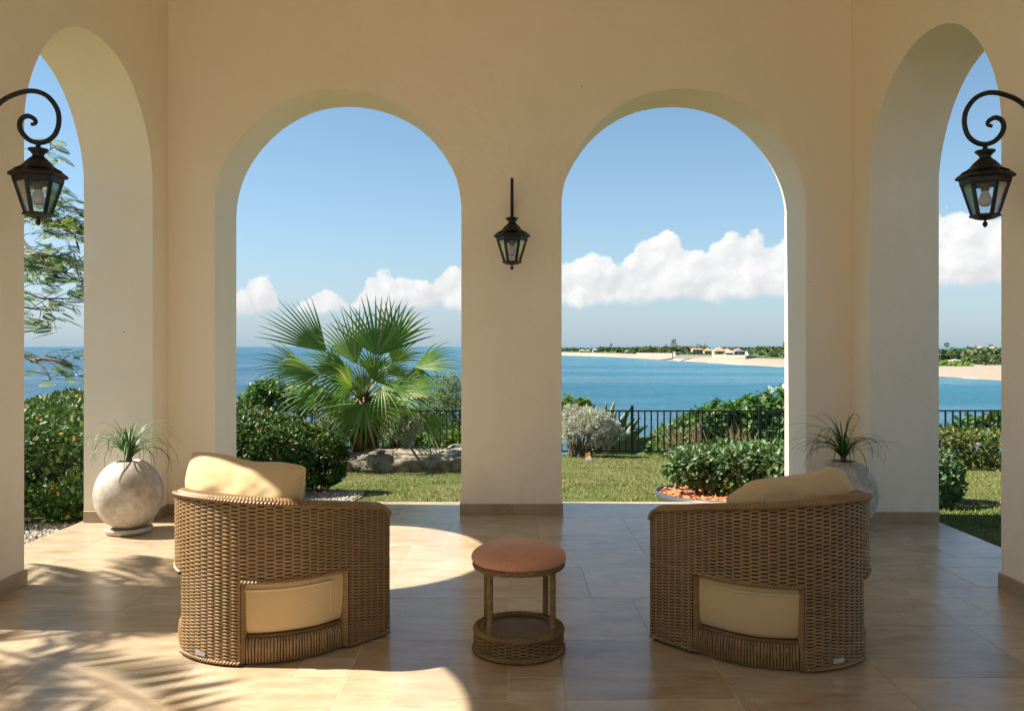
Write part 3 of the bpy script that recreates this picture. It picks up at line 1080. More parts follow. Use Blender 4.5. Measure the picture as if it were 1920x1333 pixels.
def woven(name, s0, s1, z0f, z1f, off=0.0, normal_flip=False, coarse=1):
    """woven strip between arc lengths s0..s1, heights z0..z1 (functions of plan point)"""
    step = COLW / 8 * coarse
    S1 = np.unique(np.concatenate([[s0], np.arange(math.ceil(s0 / step + 0.3), math.floor(s1 / step - 0.3) + 1) * step, [s1]]))
    ns = len(S1)
    P, Nn = plan(S1, off)
    zt = z1f(P)
    zb = z0f(P)
    # the same number of rows all along, closing up where the arms get lower
    r0, r1 = zb.min(), 0.60 if zt.max() > 0.45 else zt.max()
    stz = ROW / 3 * coarse
    Zr = np.unique(np.concatenate([[r0], np.arange(math.ceil(r0 / stz + 0.3), math.floor(r1 / stz - 0.3) + 1) * stz, [r1]]))
    nz = len(Zr)
    T = (Zr - r0) / (r1 - r0)
    Z = zb[:, None] + (zt - zb)[:, None] * T[None, :]
    SS = np.broadcast_to(S1[:, None], Z.shape)
    ZZ = np.broadcast_to(Zr[None, :], Z.shape)
    d = weave_disp(SS, ZZ)
    X = P[:, None, 0] + Nn[:, None, 0] * d
    Y = P[:, None, 1] + Nn[:, None, 1] * d
    V = np.stack([X, Y, Z], -1).reshape(-1, 3)
    F = grid_faces(ns, nz)
    if coarse == 1:
        dm = d.ravel()[F].mean(1)
        F = F[dm > 0.0000]           # the gaps between strands are open
    if normal_flip:
        F = F[:, ::-1]
    return V, F


def join(parts):
    Vs, Fs, o = [], [], 0
    for V, F in parts:
        Vs.append(V)
        Fs.append(F + o)
        o += len(V)
    return np.concatenate(Vs), np.concatenate(Fs)


def flat_strip(A, B):
    V = np.stack([A, B], 1).reshape(-1, 3)
    return V, grid_faces(len(A), 2)


def const(z):
    return lambda P: np.full(P.shape[:-1], z)


TH = 0.062


def wrapped(path_pts, normals, half_w, half_h, period=0.0085, amp=0.0016, arcs=10, full=False):
    """a rounded band wound with strands across its length"""
    pts = np.asarray(path_pts)
    d = np.linalg.norm(np.diff(pts, axis=0), axis=1)
    s = np.concatenate([[0], np.cumsum(d)])
    n = max(8, int(s[-1] / period * 4))
    ss = np.linspace(0, s[-1], n)
    P = np.stack([np.interp(ss, s, pts[:, k]) for k in range(3)], 1)
    Nn = unit(np.stack([np.interp(ss, s, normals[:, k]) for k in range(3)], 1))
    ang = np.linspace(0, 2 * math.pi, arcs + 1)[:-1] if full else np.linspace(-0.15, math.pi + 0.15, arcs)
    tg = unit(np.gradient(P, axis=0))
    Bn = unit(np.cross(tg, Nn))
    Bn *= np.sign(Bn[:, 2:3] + 1e-9)
    w = amp * (np.abs(np.cos(math.pi * (ss[:, None] / period + 0.35 * ang[None, :] / math.pi))))
    X = P[:, None, :] + Nn[:, None, :] * ((half_w + w) * np.cos(ang)[None, :])[..., None] + Bn[:, None, :] * ((half_h + w) * np.sin(ang)[None, :])[..., None]
    nv = X.shape[1]
    V = X.reshape(-1, 3)
    F = grid_faces(n, nv)
    if full:
        base = np.arange(n - 1) * nv
        extra = np.stack([base + nv - 1, base + nv + nv - 1, base + nv, base], 1)
        F = np.concatenate([F, extra])
    return V, F


def twist(path_pts, rad=0.0075, period=0.026, amp=0.0028):
    """a two strand braid along an edge"""
    pts = np.asarray(path_pts, float)
    d = np.linalg.norm(np.diff(pts, axis=0), axis=1)
    s = np.concatenate([[0], np.cumsum(d)])
    n = max(8, int(s[-1] / period * 6))
    ss = np.linspace(0, s[-1], n)
    P = np.stack([np.interp(ss, s, pts[:, k]) for k in range(3)], 1)
    tg = unit(np.gradient(P, axis=0))
    up = np.tile(np.array([0, 0, 1.0]), (n, 1))
    S_ = unit(np.cross(tg, up) + 1e-6)
    U_ = unit(np.cross(S_, tg))
    parts = []
    for k in (0, 1):
        ph = ss / period * 2 * math.pi + k * math.pi
        C = P + S_ * (np.cos(ph) * amp)[:, None] + U_ * (np.sin(ph) * amp)[:, None]
        a = np.linspace(0, 2 * math.pi, 7)
        X = C[:, None, :] + S_[:, None, :] * (np.cos(a) * rad * 0.75)[None, :, None] + U_[:, None, :] * (np.sin(a) * rad * 0.75)[None, :, None]
        parts.append((X.reshape(-1, 3), grid_faces(n, 7)))
    return join(parts)


def chair_meshes():
    D = {}
    # --- upper shell: outer weave, inner weave, bottom lip
    y_end = plan(np.array([HALF]))[0][0, 1]

    def top_in(P):
        q = np.clip((P[..., 1] - (y_end - 0.045)) / 0.045, 0, 1)
        return rim_h(P) - 0.010 - 0.036 * (1 - np.sqrt(np.clip(1 - q ** 2, 0, 1)))
    outer = woven('o', -HALF, HALF, const(BAND_Z), top_in)
    s = np.linspace(-HALF, HALF, 160)
    Po, No = plan(s)
    Pi, Ni = plan(s, -TH)
    inner = woven('i', -HALF, HALF, const(0.30), top_in, -TH, True, 1.6)
    lip = flat_strip(np.column_stack([Po, np.full(len(s), BAND_Z)]), np.column_stack([Pi, np.full(len(s), BAND_Z)]))
    caps = []
    for sg in (-1, 1):
        P0, _ = plan(np.array([sg * HALF]))
        P1, _ = plan(np.array([sg * HALF]), -TH)
        zt = rim_h(P0)[0] - 0.047
        n = 60
        zz_ = np.linspace(0.012, zt, n)
        w_ = 0.002 * np.abs(np.cos(math.pi * zz_ / 0.009))
        fx, fy = sg * math.cos(PHI), math.sin(PHI)
        a = np.linspace(0, 1, 5)
        bul = 0.012 * np.sin(a * math.pi)
        X = np.stack([(P0[0, 0] + (P1[0, 0] - P0[0, 0]) * a)[None, :] + fx * (bul[None, :] + w_[:, None]),
                      (P0[0, 1] + (P1[0, 1] - P0[0, 1]) * a)[None, :] + fy * (bul[None, :] + w_[:, None]),
                      np.broadcast_to(zz_[:, None], (n, 5))], -1)
        caps.append((X.reshape(-1, 3), grid_faces(n, 5)))
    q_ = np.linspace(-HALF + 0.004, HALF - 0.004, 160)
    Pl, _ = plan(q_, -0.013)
    lin = flat_strip(np.column_stack([Pl, np.full(160, BAND_Z - 0.002)]), np.column_stack([Pl, top_in(Pl) - 0.004]))  # dark lining added behind the weave, painting shade into its gaps
    V_, F_0 = join([outer, inner, lip] + caps)
    D['back'] = np_mesh('back_shell', *join([(V_, F_0), lin]), [M['wicker'], M['gap_shade']], True, None, np.concatenate([np.zeros(len(F_0)), np.ones(len(lin[1]))]))
    # --- lower panels: back leg panel and two arm panels
    def panel(s0, s1):
        ov = woven('p', s0, s1, const(0.010), const(BAND_Z + 0.004))
        iv = woven('p', s0, s1, const(0.010), const(BAND_Z + 0.004), -TH, True, 2)
        parts = [ov, iv]
        for se, dr in ((s0, -1), (s1, 1)):
            P0, _ = plan(np.array([se]))
            P1, _ = plan(np.array([se]), -TH)
            n = 110
            zz_ = np.linspace(0.010, BAND_Z + 0.004, n)
            w_ = 0.0022 * np.abs(np.cos(math.pi * zz_ / 0.0095))
            tp, _ = plan(np.array([se + 0.001 * dr]))
            tdir = unit(tp - P0)[0]
            a = np.linspace(0, 1, 6)
            bul = 0.012 * np.sin(a * math.pi)
            X = np.stack([(P0[0, 0] + (P1[0, 0] - P0[0, 0]) * a)[None, :] + tdir[0] * (bul[None, :] + w_[:, None]),
                          (P0[0, 1] + (P1[0, 1] - P0[0, 1]) * a)[None, :] + tdir[1] * (bul[None, :] + w_[:, None]),
                          np.broadcast_to(zz_[:, None], (n, 6))], -1)
            parts.append((X.reshape(-1, 3), grid_faces(n, 6)))
        s_ = np.linspace(s0, s1, 40)
        a_, _ = plan(s_)
        b_, _ = plan(s_, -TH)
        parts.append(flat_strip(np.column_stack([a_, np.full(40, 0.010)]), np.column_stack([b_, np.full(40, 0.010)])))
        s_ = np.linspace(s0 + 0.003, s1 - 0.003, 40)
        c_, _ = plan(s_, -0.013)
        lin = flat_strip(np.column_stack([c_, np.full(40, 0.012)]), np.column_stack([c_, np.full(40, BAND_Z)]))  # same dark lining: painted shade behind the gaps of the panel
        V_, F_0 = join(parts)
        return np_mesh('leg_panel', *join([(V_, F_0), lin]), [M['wicker'], M['gap_shade']], True, None, np.concatenate([np.zeros(len(F_0)), np.ones(len(lin[1]))]))
    D['panels'] = [panel(-PANEL, PANEL), panel(ARM_IN, HALF), panel(-HALF, -ARM_IN)]
    # --- rim wound with strands
    s = np.linspace(-HALF, HALF, 260)
    Pm, Nm = plan(s, -TH / 2 - 0.003)
    z = rim_h(Pm) - 0.010
    drop = np.clip((np.abs(s) - (HALF - 0.046)) / 0.046, 0, 1)
    z = z - 0.036 * (1 - np.sqrt(np.clip(1 - drop ** 2, 0, 1)))
    path = np.column_stack([Pm, z])
    D['rim'] = np_mesh('rim', *wrapped(path, np.column_stack([Nm, np.zeros(len(s))]), TH / 2 - 0.006, 0.011, 0.013, 0.0050, 14), M['wicker'], True)
    # --- braids along the outer top edge and along the lower edge of the band
    Pt, Nt = plan(s, 0.005)
    br = [np.column_stack([Pt, z - 0.004])]
    for a, b in [(PANEL + 0.005, ARM_IN - 0.005), (-ARM_IN + 0.005, -PANEL - 0.005)]:
        q = np.linspace(a, b, 60)
        br.append(np.column_stack([plan(q, 0.003)[0], np.full(60, BAND_Z)]))
    for a, b in [(-PANEL, PANEL), (ARM_IN, HALF), (-HALF, -ARM_IN)]:
        q = np.linspace(a, b, 40)
        br.append(np.column_stack([plan(q, 0.002)[0], np.full(40, 0.014)]))
    D['braids'] = [np_mesh('braided_edge', *twist(p_, 0.0100 if k == 0 else 0.0085 if k < 3 else 0.007, 0.030, 0.0040), M['wicker'], True) for k, p_ in enumerate(br)]
    # --- plinth: closed ring following the plan and a rounded front
    def closed_plan(off, n=400):
        q = np.linspace(-HALF + 0.02, HALF - 0.02, n)
        Pq, _ = plan(q, off)
        e0, e1 = Pq[-1], Pq[0]
        k = np.linspace(0, math.pi, 80)[1:-1]
        cx, cy = 0, e0[1]
        front = np.stack([e0[0] * np.cos(k), cy + 0.16 * np.sin(k)], 1)
        return np.concatenate([Pq, front])
    C = closed_plan(-0.020)
    seg = np.linalg.norm(np.roll(C, -1, 0) - C, axis=1)
    s = np.concatenate([[0], np.cumsum(seg)])
    Lc = s[-1]
    n = int(Lc / 0.0125 * 6)
    q = np.linspace(0, Lc, n, endpoint=False)
    CC = np.vstack([C, C[:1]])
    P = np.stack([np.interp(q, s, CC[:, 0]), np.interp(q, s, CC[:, 1])], 1)
    tg = unit(np.roll(P, -1, 0) - np.roll(P, 1, 0))
    Nn = np.stack([tg[:, 1], -tg[:, 0]], 1)
    T = np.linspace(0, 1, 14)
    zz_ = 0.008 + 0.098 * T
    bul = 0.006 * np.sin(T * math.pi) - 0.012 * np.clip((T - 0.85) / 0.15, 0, 1) ** 2
    irr = 0.5 * np.sin(np.floor(q / 0.0125) * 7.31)
    rip = 0.0055 * np.abs(np.cos(math.pi * q[:, None] / 0.0125 + 0.9 * T[None, :] * irr[:, None])) * (1 - 0.3 * T[None, :])
    d = bul[None, :] + rip
    V = np.stack([P[:, None, 0] + Nn[:, None, 0] * d, P[:, None, 1] + Nn[:, None, 1] * d, np.broadcast_to(zz_, d.shape)], -1).reshape(-1, 3)
    F = grid_faces(n, len(T), True)
    F = F[rip.ravel()[F].mean(1) > 0.0019]
    core = np.stack([np.stack([P[:, 0] - Nn[:, 0] * 0.004, P[:, 1] - Nn[:, 1] * 0.004, np.full(n, z_)], -1) for z_ in (0.008, 0.105)], 1).reshape(-1, 3)  # dark sheet painting the shade between the plinth strands
    D['plinth_gap_shade'] = np_mesh('plinth_gap_shade', core, grid_faces(n, 2, True), M['gap_shade'], True)
    # plinth top: a braided shelf going inwards
    T2 = np.linspace(0, 1, 8)
    z2 = 0.106 + 0.004 * np.sin(T2 * math.pi)
    sc = 1 - 0.14 * T2
    rp = 0.0025 * np.abs(np.cos(math.pi * (q[:, None] / 0.02 + T2[None, :] * 2)))
    V2 = np.stack([P[:, None, 0] * sc * 0.985, (P[:, None, 1] - 0.0) * sc * 0.985, z2[None, :] + rp], -1).reshape(-1, 3)
    F2 = grid_faces(n, len(T2), True)
    D['plinth'] = np_mesh('plinth', *join([(V, F), (V2, F2)]), M['wicker'], True)
    # --- seat cushion: rounded slab following the plan
    C = closed_plan(-0.032, 300)
    seg = np.linalg.norm(np.roll(C, -1, 0) - C, axis=1)
    s = np.concatenate([[0], np.cumsum(seg)])
    n = 300
    q = np.linspace(0, s[-1], n, endpoint=False)
    CC = np.vstack([C, C[:1]])
    P = np.stack([np.interp(q, s, CC[:, 0]), np.interp(q, s, CC[:, 1])], 1)
    tg = unit(np.roll(P, -1, 0) - np.roll(P, 1, 0))
    Nn = np.stack([tg[:, 1], -tg[:, 0]], 1)
    prof = [(-0.30, 0.112), (-0.06, 0.112), (-0.022, 0.115), (-0.007, 0.124), (0.0, 0.14), (0.005, 0.18), (0.008, 0.23), (0.008, 0.28), (0.005, 0.33), (-0.002, 0.37), (-0.014, 0.395), (-0.04, 0.41), (-0.12, 0.418), (-0.30, 0.424)]
    pr = np.array(prof)
    al = np.concatenate([[0], np.cumsum(np.linalg.norm(np.diff(pr, axis=0), axis=1))])
    wr = 0.0022 * np.sin(q * 23)[:, None] * np.sin(al * 19)[None, :]
    V = np.stack([P[:, None, 0] + Nn[:, None, 0] * (pr[None, :, 0] + wr), P[:, None, 1] + Nn[:, None, 1] * (pr[None, :, 0] + wr), np.broadcast_to(pr[None, :, 1], (n, len(pr)))], -1)
    inner_pts = V[:, -1, :]
    cen = inner_pts.mean(0)
    uvm = np.stack([np.broadcast_to(q[:, None], (n, len(pr))), np.broadcast_to(al[None, :], (n, len(pr)))], -1).reshape(-1, 2)
    V = V.reshape(-1, 3)
    F = grid_faces(n, len(pr), True)
    D['cushion'] = np_mesh('seat_cushion', V, F, M['fabric'], True, uvm)
    # --- zipper and seam on the back of the cushion
    zips, seams = [], []
    for s0, s1 in ((PANEL + 0.004, ARM_IN - 0.075), (-ARM_IN + 0.075, -PANEL - 0.004)):
        q = np.linspace(s0, s1, 40)
        Pq, _ = plan(q, -0.0225)
        m_ = MB()
        m_.tube([(x, y, 0.2915) for x, y in Pq], [0.0045] * 40, 8, flat=1.3)
        zips.append(m_)
    for sg in (-1, 1):
        zs = np.linspace(0.14, 0.36, 12)
        pp = [tuple(plan(np.array([sg * (ARM_IN - 0.075)]), -0.032 + 0.0065 * math.sin((z_ - 0.12) / 0.25 * math.pi))[0][0]) + (z_,) for z_ in zs]
        m_ = MB()
        m_.tube(pp, 0.0022, 6)
        seams.append(m_)
    D['zip'], D['seam'] = zips, seams
    return D


CH = chair_meshes()
proto_children = []


def make_chair(loc, rz, label):
    t = thing('wicker_armchair', label, 'armchair', loc, rz, 'wicker tub chairs facing the sea')
    if not proto_children:
        proto_children.append(link('back_shell', CH['back'], t))
        for pm in CH['panels']:
            proto_children.append(link('leg_panel', pm, t))
        proto_children.append(link('rim', CH['rim'], t))
        for bm_ in CH['braids']:
            proto_children.append(link('braided_edge', bm_, t))
        proto_children.append(link('plinth', CH['plinth'], t))
        proto_children.append(link('plinth_gap_shade', CH['plinth_gap_shade'], t))
        cu = link('seat_cushion', CH['cushion'], t)
        proto_children.append(cu)
        for z_ in CH['zip']:
            z_.build('zipper', M['fabric_plain'], cu, True)
        for z_ in CH['seam']:
            z_.build('seam', M['fabric_plain'], cu, True)
        mb = MB()
        Pq, Nq = plan(np.array([-0.045, -0.02, 0.01]), 0.0062)
        # small metal maker's plate near the foot of the back panel (blank)
        vs = []
        for (x, y), (nx, ny) in zip(Pq, Nq):
            vs += [(x, y, 0.030), (x, y, 0.048)]
        vs2 = [(x + nx * 0.0015, y + ny * 0.0015, z) for (x, y, z), (nx, ny) in zip(vs, np.repeat(Nq, 2, 0))]
        mb.add(vs + vs2, [(6, 8, 9, 7), (8, 10, 11, 9), (0, 1, 7, 6), (4, 10, 11, 5), (1, 3, 9, 7), (3, 5, 11, 9), (0, 6, 8, 2), (2, 8, 10, 4)])
        proto_children.append(mb.build('metal_plate', M['plate'], t))
    else:
        for ch in list(proto_children):
            c = ch.copy()
            COL.objects.link(c)
            c.parent = t
            for g in ch.children:
                c2 = g.copy()
                COL.objects.link(c2)
                c2.parent = c
    return t


chair_l = make_chair((-1.040, 3.715, 0), R(-26), 'sunlit woven wicker tub chair with a pale cream pillow, beside the terracotta stool')
chair_r = make_chair((1.098, 3.650, 0), R(26), 'woven wicker tub chair in the shade with a mustard pillow slumped over its rim')
for c_ in (chair_l, chair_r):
    c_.scale = (0.96, 0.96, 1.0)


def pillow(name, w, h, th, loc, rot, label, sag, seed):
    n, m_ = 61, 45
    u = np.linspace(-1, 1, n)
    v = np.linspace(-1, 1, m_)
    Uu, Vv = np.meshgrid(u, v, indexing='ij')
    # outline pinched at mid-sides, pointed corners
    X = Uu * w / 2 * (1 - 0.01 * (1 - np.abs(Vv) ** 2) * np.abs(Uu) ** 3 - 0.02 * np.abs(Vv) ** 8) * (1 - 0.16 * np.clip(0.35 - Vv, 0, 1.4))
    Z = Vv * h / 2 * (1 + 0.03 * (1 - np.abs(Uu) ** 2) * np.abs(Vv) ** 3 - 0.035 * np.abs(Uu) ** 8)
    prof = np.power(np.clip((1 - np.abs(Uu) ** 2.6), 0, 1), 0.45) * np.power(np.clip((1 - np.abs(Vv) ** 2.6), 0, 1), 0.45)
    wr = np.array([[mnoise.noise(Vector((a * 2.2 + seed, b * 2.0, 0.3))) for b in v] for a in u])
    wr2 = np.array([[mnoise.noise(Vector((a * 5.5 + b * 2 + seed, b * 4.5 - a, 1.3))) for b in v] for a in u])
    T = th / 2 * prof * (1 + 0.22 * wr + 0.08 * wr2)
    Z = Z + sag(Uu, Vv)
    front = np.stack([X, -T, Z], -1)
    back = np.stack([X, T, Z], -1)
    V = np.concatenate([front.reshape(-1, 3), back.reshape(-1, 3)])
    F = grid_faces(n, m_)
    F = np.concatenate([F, F[:, ::-1] + n * m_])
    uvm = np.stack([(Uu + 1) * w / 2, (Vv + 1) * h / 2], -1).reshape(-1, 2)
    uvm = np.concatenate([uvm, uvm])
    t = thing(name, label, 'cushion', loc, 0)
    t.rotation_euler = rot
    link('cover', np_mesh('cover', V, F, M['fabric'], True, uvm), t)
    # piped edge seam
    ring = [(a, -1) for a in u] + [(1, b) for b in v[1:]] + [(a, 1) for a in u[::-1][1:]] + [(-1, b) for b in v[::-1][1:]]
    pts = []
    for a, b in ring:
        i = int(round((a + 1) / 2 * (n - 1)))
        j = int(round((b + 1) / 2 * (m_ - 1)))
        pts.append((X[i, j], 0, Z[i, j]))
    mb = MB()
    mb.tube(pts, 0.0032, 6)
    mb.build('piping', M['fabric_plain'], t, True)
    return t


pillow('pillow', 0.62, 0.37, 0.18, (-1.140, 3.565, 0.595), (R(-12), R(0.5), R(-24)),
       'pale cream patterned pillow standing behind the rim of the sunlit wicker chair',
       lambda U_, V_: -0.012 * (U_ + 0.1) * V_ * (V_ > 0) - 0.016 * np.exp(-((U_ - 0.1) / 0.35) ** 2) * np.clip(V_, 0, 1), 3.1)
pillow('pillow', 0.66, 0.34, 0.21, (1.195, 3.555, 0.535), (R(-22), R(-2.0), R(24)),
       'mustard patterned pillow slumped along the rim of the shaded wicker chair',
       lambda U_, V_: 0.022 * np.exp(-((U_ - 0.72) / 0.22) ** 2) * np.clip(V_, 0, 1) - 0.05 * np.clip(-U_ - 0.55, 0, 1) * np.clip(V_ + 0.3, 0, 1) * 2, 8.7)

# ------------------------------------------------------------------ stool
st = thing('rope_stool', 'round stool with terracotta velvet top on four rope wound legs between the chairs', 'stool', (0.028, 3.51, 0), R(5))


def rope_ring(radius, z0, z1, rows, name, period=0.0145, amp=0.0085, bulge=0.002):
    n = int(2 * math.pi * radius / period * 6)
    a = np.linspace(0, 2 * math.pi, n, endpoint=False)
    nv = rows * 4 + 1
    T = np.linspace(0, 1, nv)
    r = np.floor(T * rows * 0.9999)
    fr = T * rows - r
    d = bulge * np.sin(T * math.pi) + 0.002 * np.sqrt(np.clip(1 - (2 * fr - 1) ** 2, 0, 1))[None, :] + amp * np.abs(np.cos(math.pi * (a[:, None] * radius / period + r[None, :] * 0.5 + 0.5 * fr[None, :])))
    X = (radius + d) * np.cos(a)[:, None]
    Y = (radius + d) * np.sin(a)[:, None]
    Z = np.broadcast_to((z0 + (z1 - z0) * T)[None, :], X.shape)
    return np.stack([X, Y, Z], -1).reshape(-1, 3), grid_faces(n, nv, True)


def rope_torus(R0, z, r, period=0.0120, amp=0.0042):
    n = int(2 * math.pi * R0 / period * 6)
    a = np.linspace(0, 2 * math.pi, n, endpoint=False)
    b = np.linspace(0, 2 * math.pi, 10)
    rr = r + amp * np.abs(np.cos(math.pi * (a[:, None] * R0 / period) + b[None, :] * 0.5))
    X = (R0 + rr * np.cos(b)) * np.cos(a)[:, None]
    Y = (R0 + rr * np.cos(b)) * np.sin(a)[:, None]
    Z = z + rr * np.sin(b)
    return np.stack([X, Y, Z], -1).reshape(-1, 3), grid_faces(n, 10, True)


def woven_drum(radius, z0, z1, ncol):
    """the chair weave carried round a drum, its open gaps backed by a dark sheet painted as shade"""
    n = ncol * 8
    a = np.linspace(0, 2 * math.pi, n, endpoint=False)
    S = a / (2 * math.pi) * ncol * COLW
    zr = np.arange(int((z1 - z0) / (ROW / 3)) + 1) * (ROW / 3)
    d = weave_disp(S[:, None], zr[None, :])
    Rr = radius + d + 0.003 * np.sin(zr / (z1 - z0) * math.pi)[None, :]
    V = np.stack([Rr * np.cos(a)[:, None], Rr * np.sin(a)[:, None], np.broadcast_to(z0 + zr[None, :], Rr.shape)], -1).reshape(-1, 3)
    F = grid_faces(n, len(zr), True)
    return V, F[d.ravel()[F].mean(1) > 0.0]


nn = 64
aa = np.linspace(0, 2 * math.pi, nn, endpoint=False)
core = np.stack([np.stack([0.1675 * np.cos(aa), 0.1675 * np.sin(aa), np.full(nn, z_)], -1) for z_ in (0.006, 0.090)], 1).reshape(-1, 3)  # dark sheet painting the shade behind the drum weave
link('drum_gap_shade', np_mesh('drum_gap_shade', core, grid_faces(nn, 2, True), M['gap_shade'], True), st)
parts = [woven_drum(0.179, 0.008, 0.086, 40), rope_torus(0.174, 0.088, 0.0125), rope_torus(0.152, 0.094, 0.006, 0.009), rope_torus(0.182, 0.012, 0.008)]
base = link('base_drum', np_mesh('base_drum', *join(parts), M['rope'], True), st)
n = 60
aa = np.linspace(0, 2 * math.pi, n, endpoint=False)
rr = np.linspace(0.002, 0.17, 60)
zz = 0.088 + 0.0015 * np.abs(np.cos(math.pi * rr[None, :] * np.cos(aa)[:, None] / 0.006))
Vd = np.stack([rr[None, :] * np.cos(aa)[:, None], rr[None, :] * np.sin(aa)[:, None], zz], -1).reshape(-1, 3)
link('woven_shelf', np_mesh('woven_shelf', Vd, grid_faces(n, 60, True), M['rope'], True), st)
for sx_g, sy_g in ((-1, -1), (1, -1), (-1, 1), (1, 1)):
    n = 140
    zz = np.linspace(0.085, 0.352, n)
    a = np.linspace(0, 2 * math.pi, 13)[:-1]
    r = 0.0102 + 0.0034 * np.abs(np.cos(math.pi * (zz[:, None] / 0.0130) + a[None, :] * 0.5))
    V = np.stack([0.126 * sx_g + r * np.cos(a), 0.112 * sy_g + r * np.sin(a), np.broadcast_to(zz[:, None], r.shape)], -1).reshape(-1, 3)
    F = grid_faces(n, 12)
    bse = np.arange(n - 1) * 12
    F = np.concatenate([F, np.stack([bse + 11, bse + 23, bse + 12, bse], 1)])
    link('leg', np_mesh('leg', V, F, M['rope'], True), st)
parts = [rope_torus(0.178, 0.356, 0.0105)]
nn = 48
aa = np.linspace(0, 2 * math.pi, nn, endpoint=False)
rr = np.array([0.002, 0.175])
parts.append((np.stack([rr[None, :] * np.cos(aa)[:, None], rr[None, :] * np.sin(aa)[:, None], np.full((nn, 2), 0.352)], -1).reshape(-1, 3), grid_faces(nn, 2, True)))
link('seat_ring', np_mesh('seat_ring', *join(parts), M['rope'], True), st)
nn = 96
aa = np.linspace(0, 2 * math.pi, nn, endpoint=False)
prof = [(0.165, 0.362), (0.182, 0.364), (0.192, 0.371), (0.1965, 0.381), (0.195, 0.392), (0.188, 0.403), (0.174, 0.414), (0.152, 0.4245), (0.122, 0.4325), (0.085, 0.4385), (0.045, 0.4415), (0.0005, 0.4425)]
pr = np.array(prof)
V = np.stack([pr[None, :, 0] * np.cos(aa)[:, None], pr[None, :, 0] * np.sin(aa)[:, None], np.broadcast_to(pr[None, :, 1], (nn, len(pr)))], -1)
V[..., 2] += np.array([[0.0022 * mnoise.noise(Vector((p_[0] * 9, p_[1] * 9, 2))) for p_ in row] for row in V])
link('seat_pad', np_mesh('seat_pad', V.reshape(-1, 3), grid_faces(nn, len(pr), True), M['velvet'], True), st)
mb = MB()
mb.tube([(0.0, 0.15, 0.098), (0.012, 0.152, 0.102), (0.022, 0.150, 0.110)], [0.004, 0.004, 0.003], 6)
mb.build('rope_end', M['rope'], st, True)
mb = MB()
mb.tube([(0.178, 0.03, 0.36), (0.192, 0.035, 0.362), (0.196, 0.03, 0.356)], [0.004, 0.003, 0.002], 6)
mb.build('rope_end', M['rope'], st, True)

# ------------------------------------------------------------------ planters
def planter(loc, label, slabel, seed, group='round planters by the far corners'):
    rs = np.random.default_rng(seed)
    sa = thing('plant_saucer', slabel, 'saucer', loc, 0, 'saucers under the planters')
    mb = MB()
    mb.lathe([(0.126, 0.0), (0.140, 0.004), (0.150, 0.014), (0.152, 0.034), (0.148, 0.039), (0.142, 0.037), (0.134, 0.0355), (0.02, 0.0355)], 48)
    mb.build('dish', M['pot'], sa, True)
    t = thing('potted_plant', label, 'planter', (loc[0], loc[1], loc[2] + 0.036), 0, group)
    prof = []
    Rr = 0.220
    for i in range(33):
        a = -math.pi / 2 + 0.36 + (math.pi - 0.36 - 0.44) * i / 32
        prof.append((Rr * math.cos(a), 0.236 + Rr * 1.09 * math.sin(a)))
    z0 = prof[0][1]
    prof = [(r_, z_ - z0) for r_, z_ in prof]
    zt = prof[-1][1]
    rt = prof[-1][0]
    prof = [(0.075, 0.0)] + prof + [(rt - 0.006, zt + 0.004), (rt - 0.014, zt + 0.001), (rt - 0.018, zt - 0.02), (0.01, zt - 0.022)]
    mb = MB()
    mb.lathe(prof, 64)
    mb.build('pot', M['pot'], t, True)
    mb = MB()
    nn = 28
    vs = [(0, 0, zt - 0.004)]
    for k in range(nn):
        a = 2 * math.pi * k / nn
        vs.append(((rt - 0.014) * math.cos(a), (rt - 0.014) * math.sin(a), zt - 0.006 + rs.normal() * 0.002))
    mb.add(vs, [(0, k + 1, (k + 1) % nn + 1) for k in range(nn)])
    mb.build('soil', M['soil'], t, True)
    mb = MB()
    mb.tube([(0, 0, zt - 0.01), (0.002, 0, zt + 0.03), (0, 0.002, zt + 0.07)], [0.022, 0.018, 0.010], 10)
    mb.build('stem', M['bark'], t, True)
    for k in range(64):
        az = rs.uniform(0, 2 * math.pi)
        L = rs.uniform(0.28, 0.50)
        up = R(rs.uniform(34, 82))
        bend = rs.uniform(1.6, 3.3) * (1.15 if up > 1.2 else 1)
        if k % 7 == 0:
            bend, L = 0.7, rs.uniform(0.20, 0.30)
            up = R(rs.uniform(65, 88))
        nseg = 14
        pos = np.array([0.012 * math.cos(az), 0.012 * math.sin(az), zt + rs.uniform(0.02, 0.07)])
        el = up
        side = np.array([-math.sin(az), math.cos(az), 0])
        left, right = [], []
        w0 = rs.uniform(0.0040, 0.0062)
        for i in range(nseg + 1):
            f = i / nseg
            d = np.array([math.cos(el) * math.cos(az), math.cos(el) * math.sin(az), math.sin(el)])
            w = w0 * (1 - f ** 1.5) + 0.0010
            nrm = np.cross(side, d)
            left.append(pos + side * w + nrm * w * 0.5)
            right.append(pos - side * w + nrm * w * 0.5)
            mid = pos.copy()
            if i == 0:
                mids = []
            mids.append(mid)
            pos = pos + d * (L / nseg)
            el -= bend / nseg * (0.5 + 1.2 * f)
            az_d = rs.normal() * 0.015
            az += az_d
        V = np.stack([left, mids, right], 1).reshape(-1, 3)
        F = grid_faces(nseg + 1, 3)
        link('leaf', np_mesh('leaf', V, F, M['blade'], True), t)
    return t


planter((-2.585, 5.72, 0.0), 'round weathered stone planter with arching grassy leaves, standing in the opening beside the dark hedge',
        'shallow stone saucer under the planter beside the dark hedge', 21)
planter((2.235, 5.72, 0.0), 'round pale stone planter with arching grassy leaves, half hidden behind the shaded wicker chair',
        'shallow stone saucer under the planter behind the shaded wicker chair', 34)

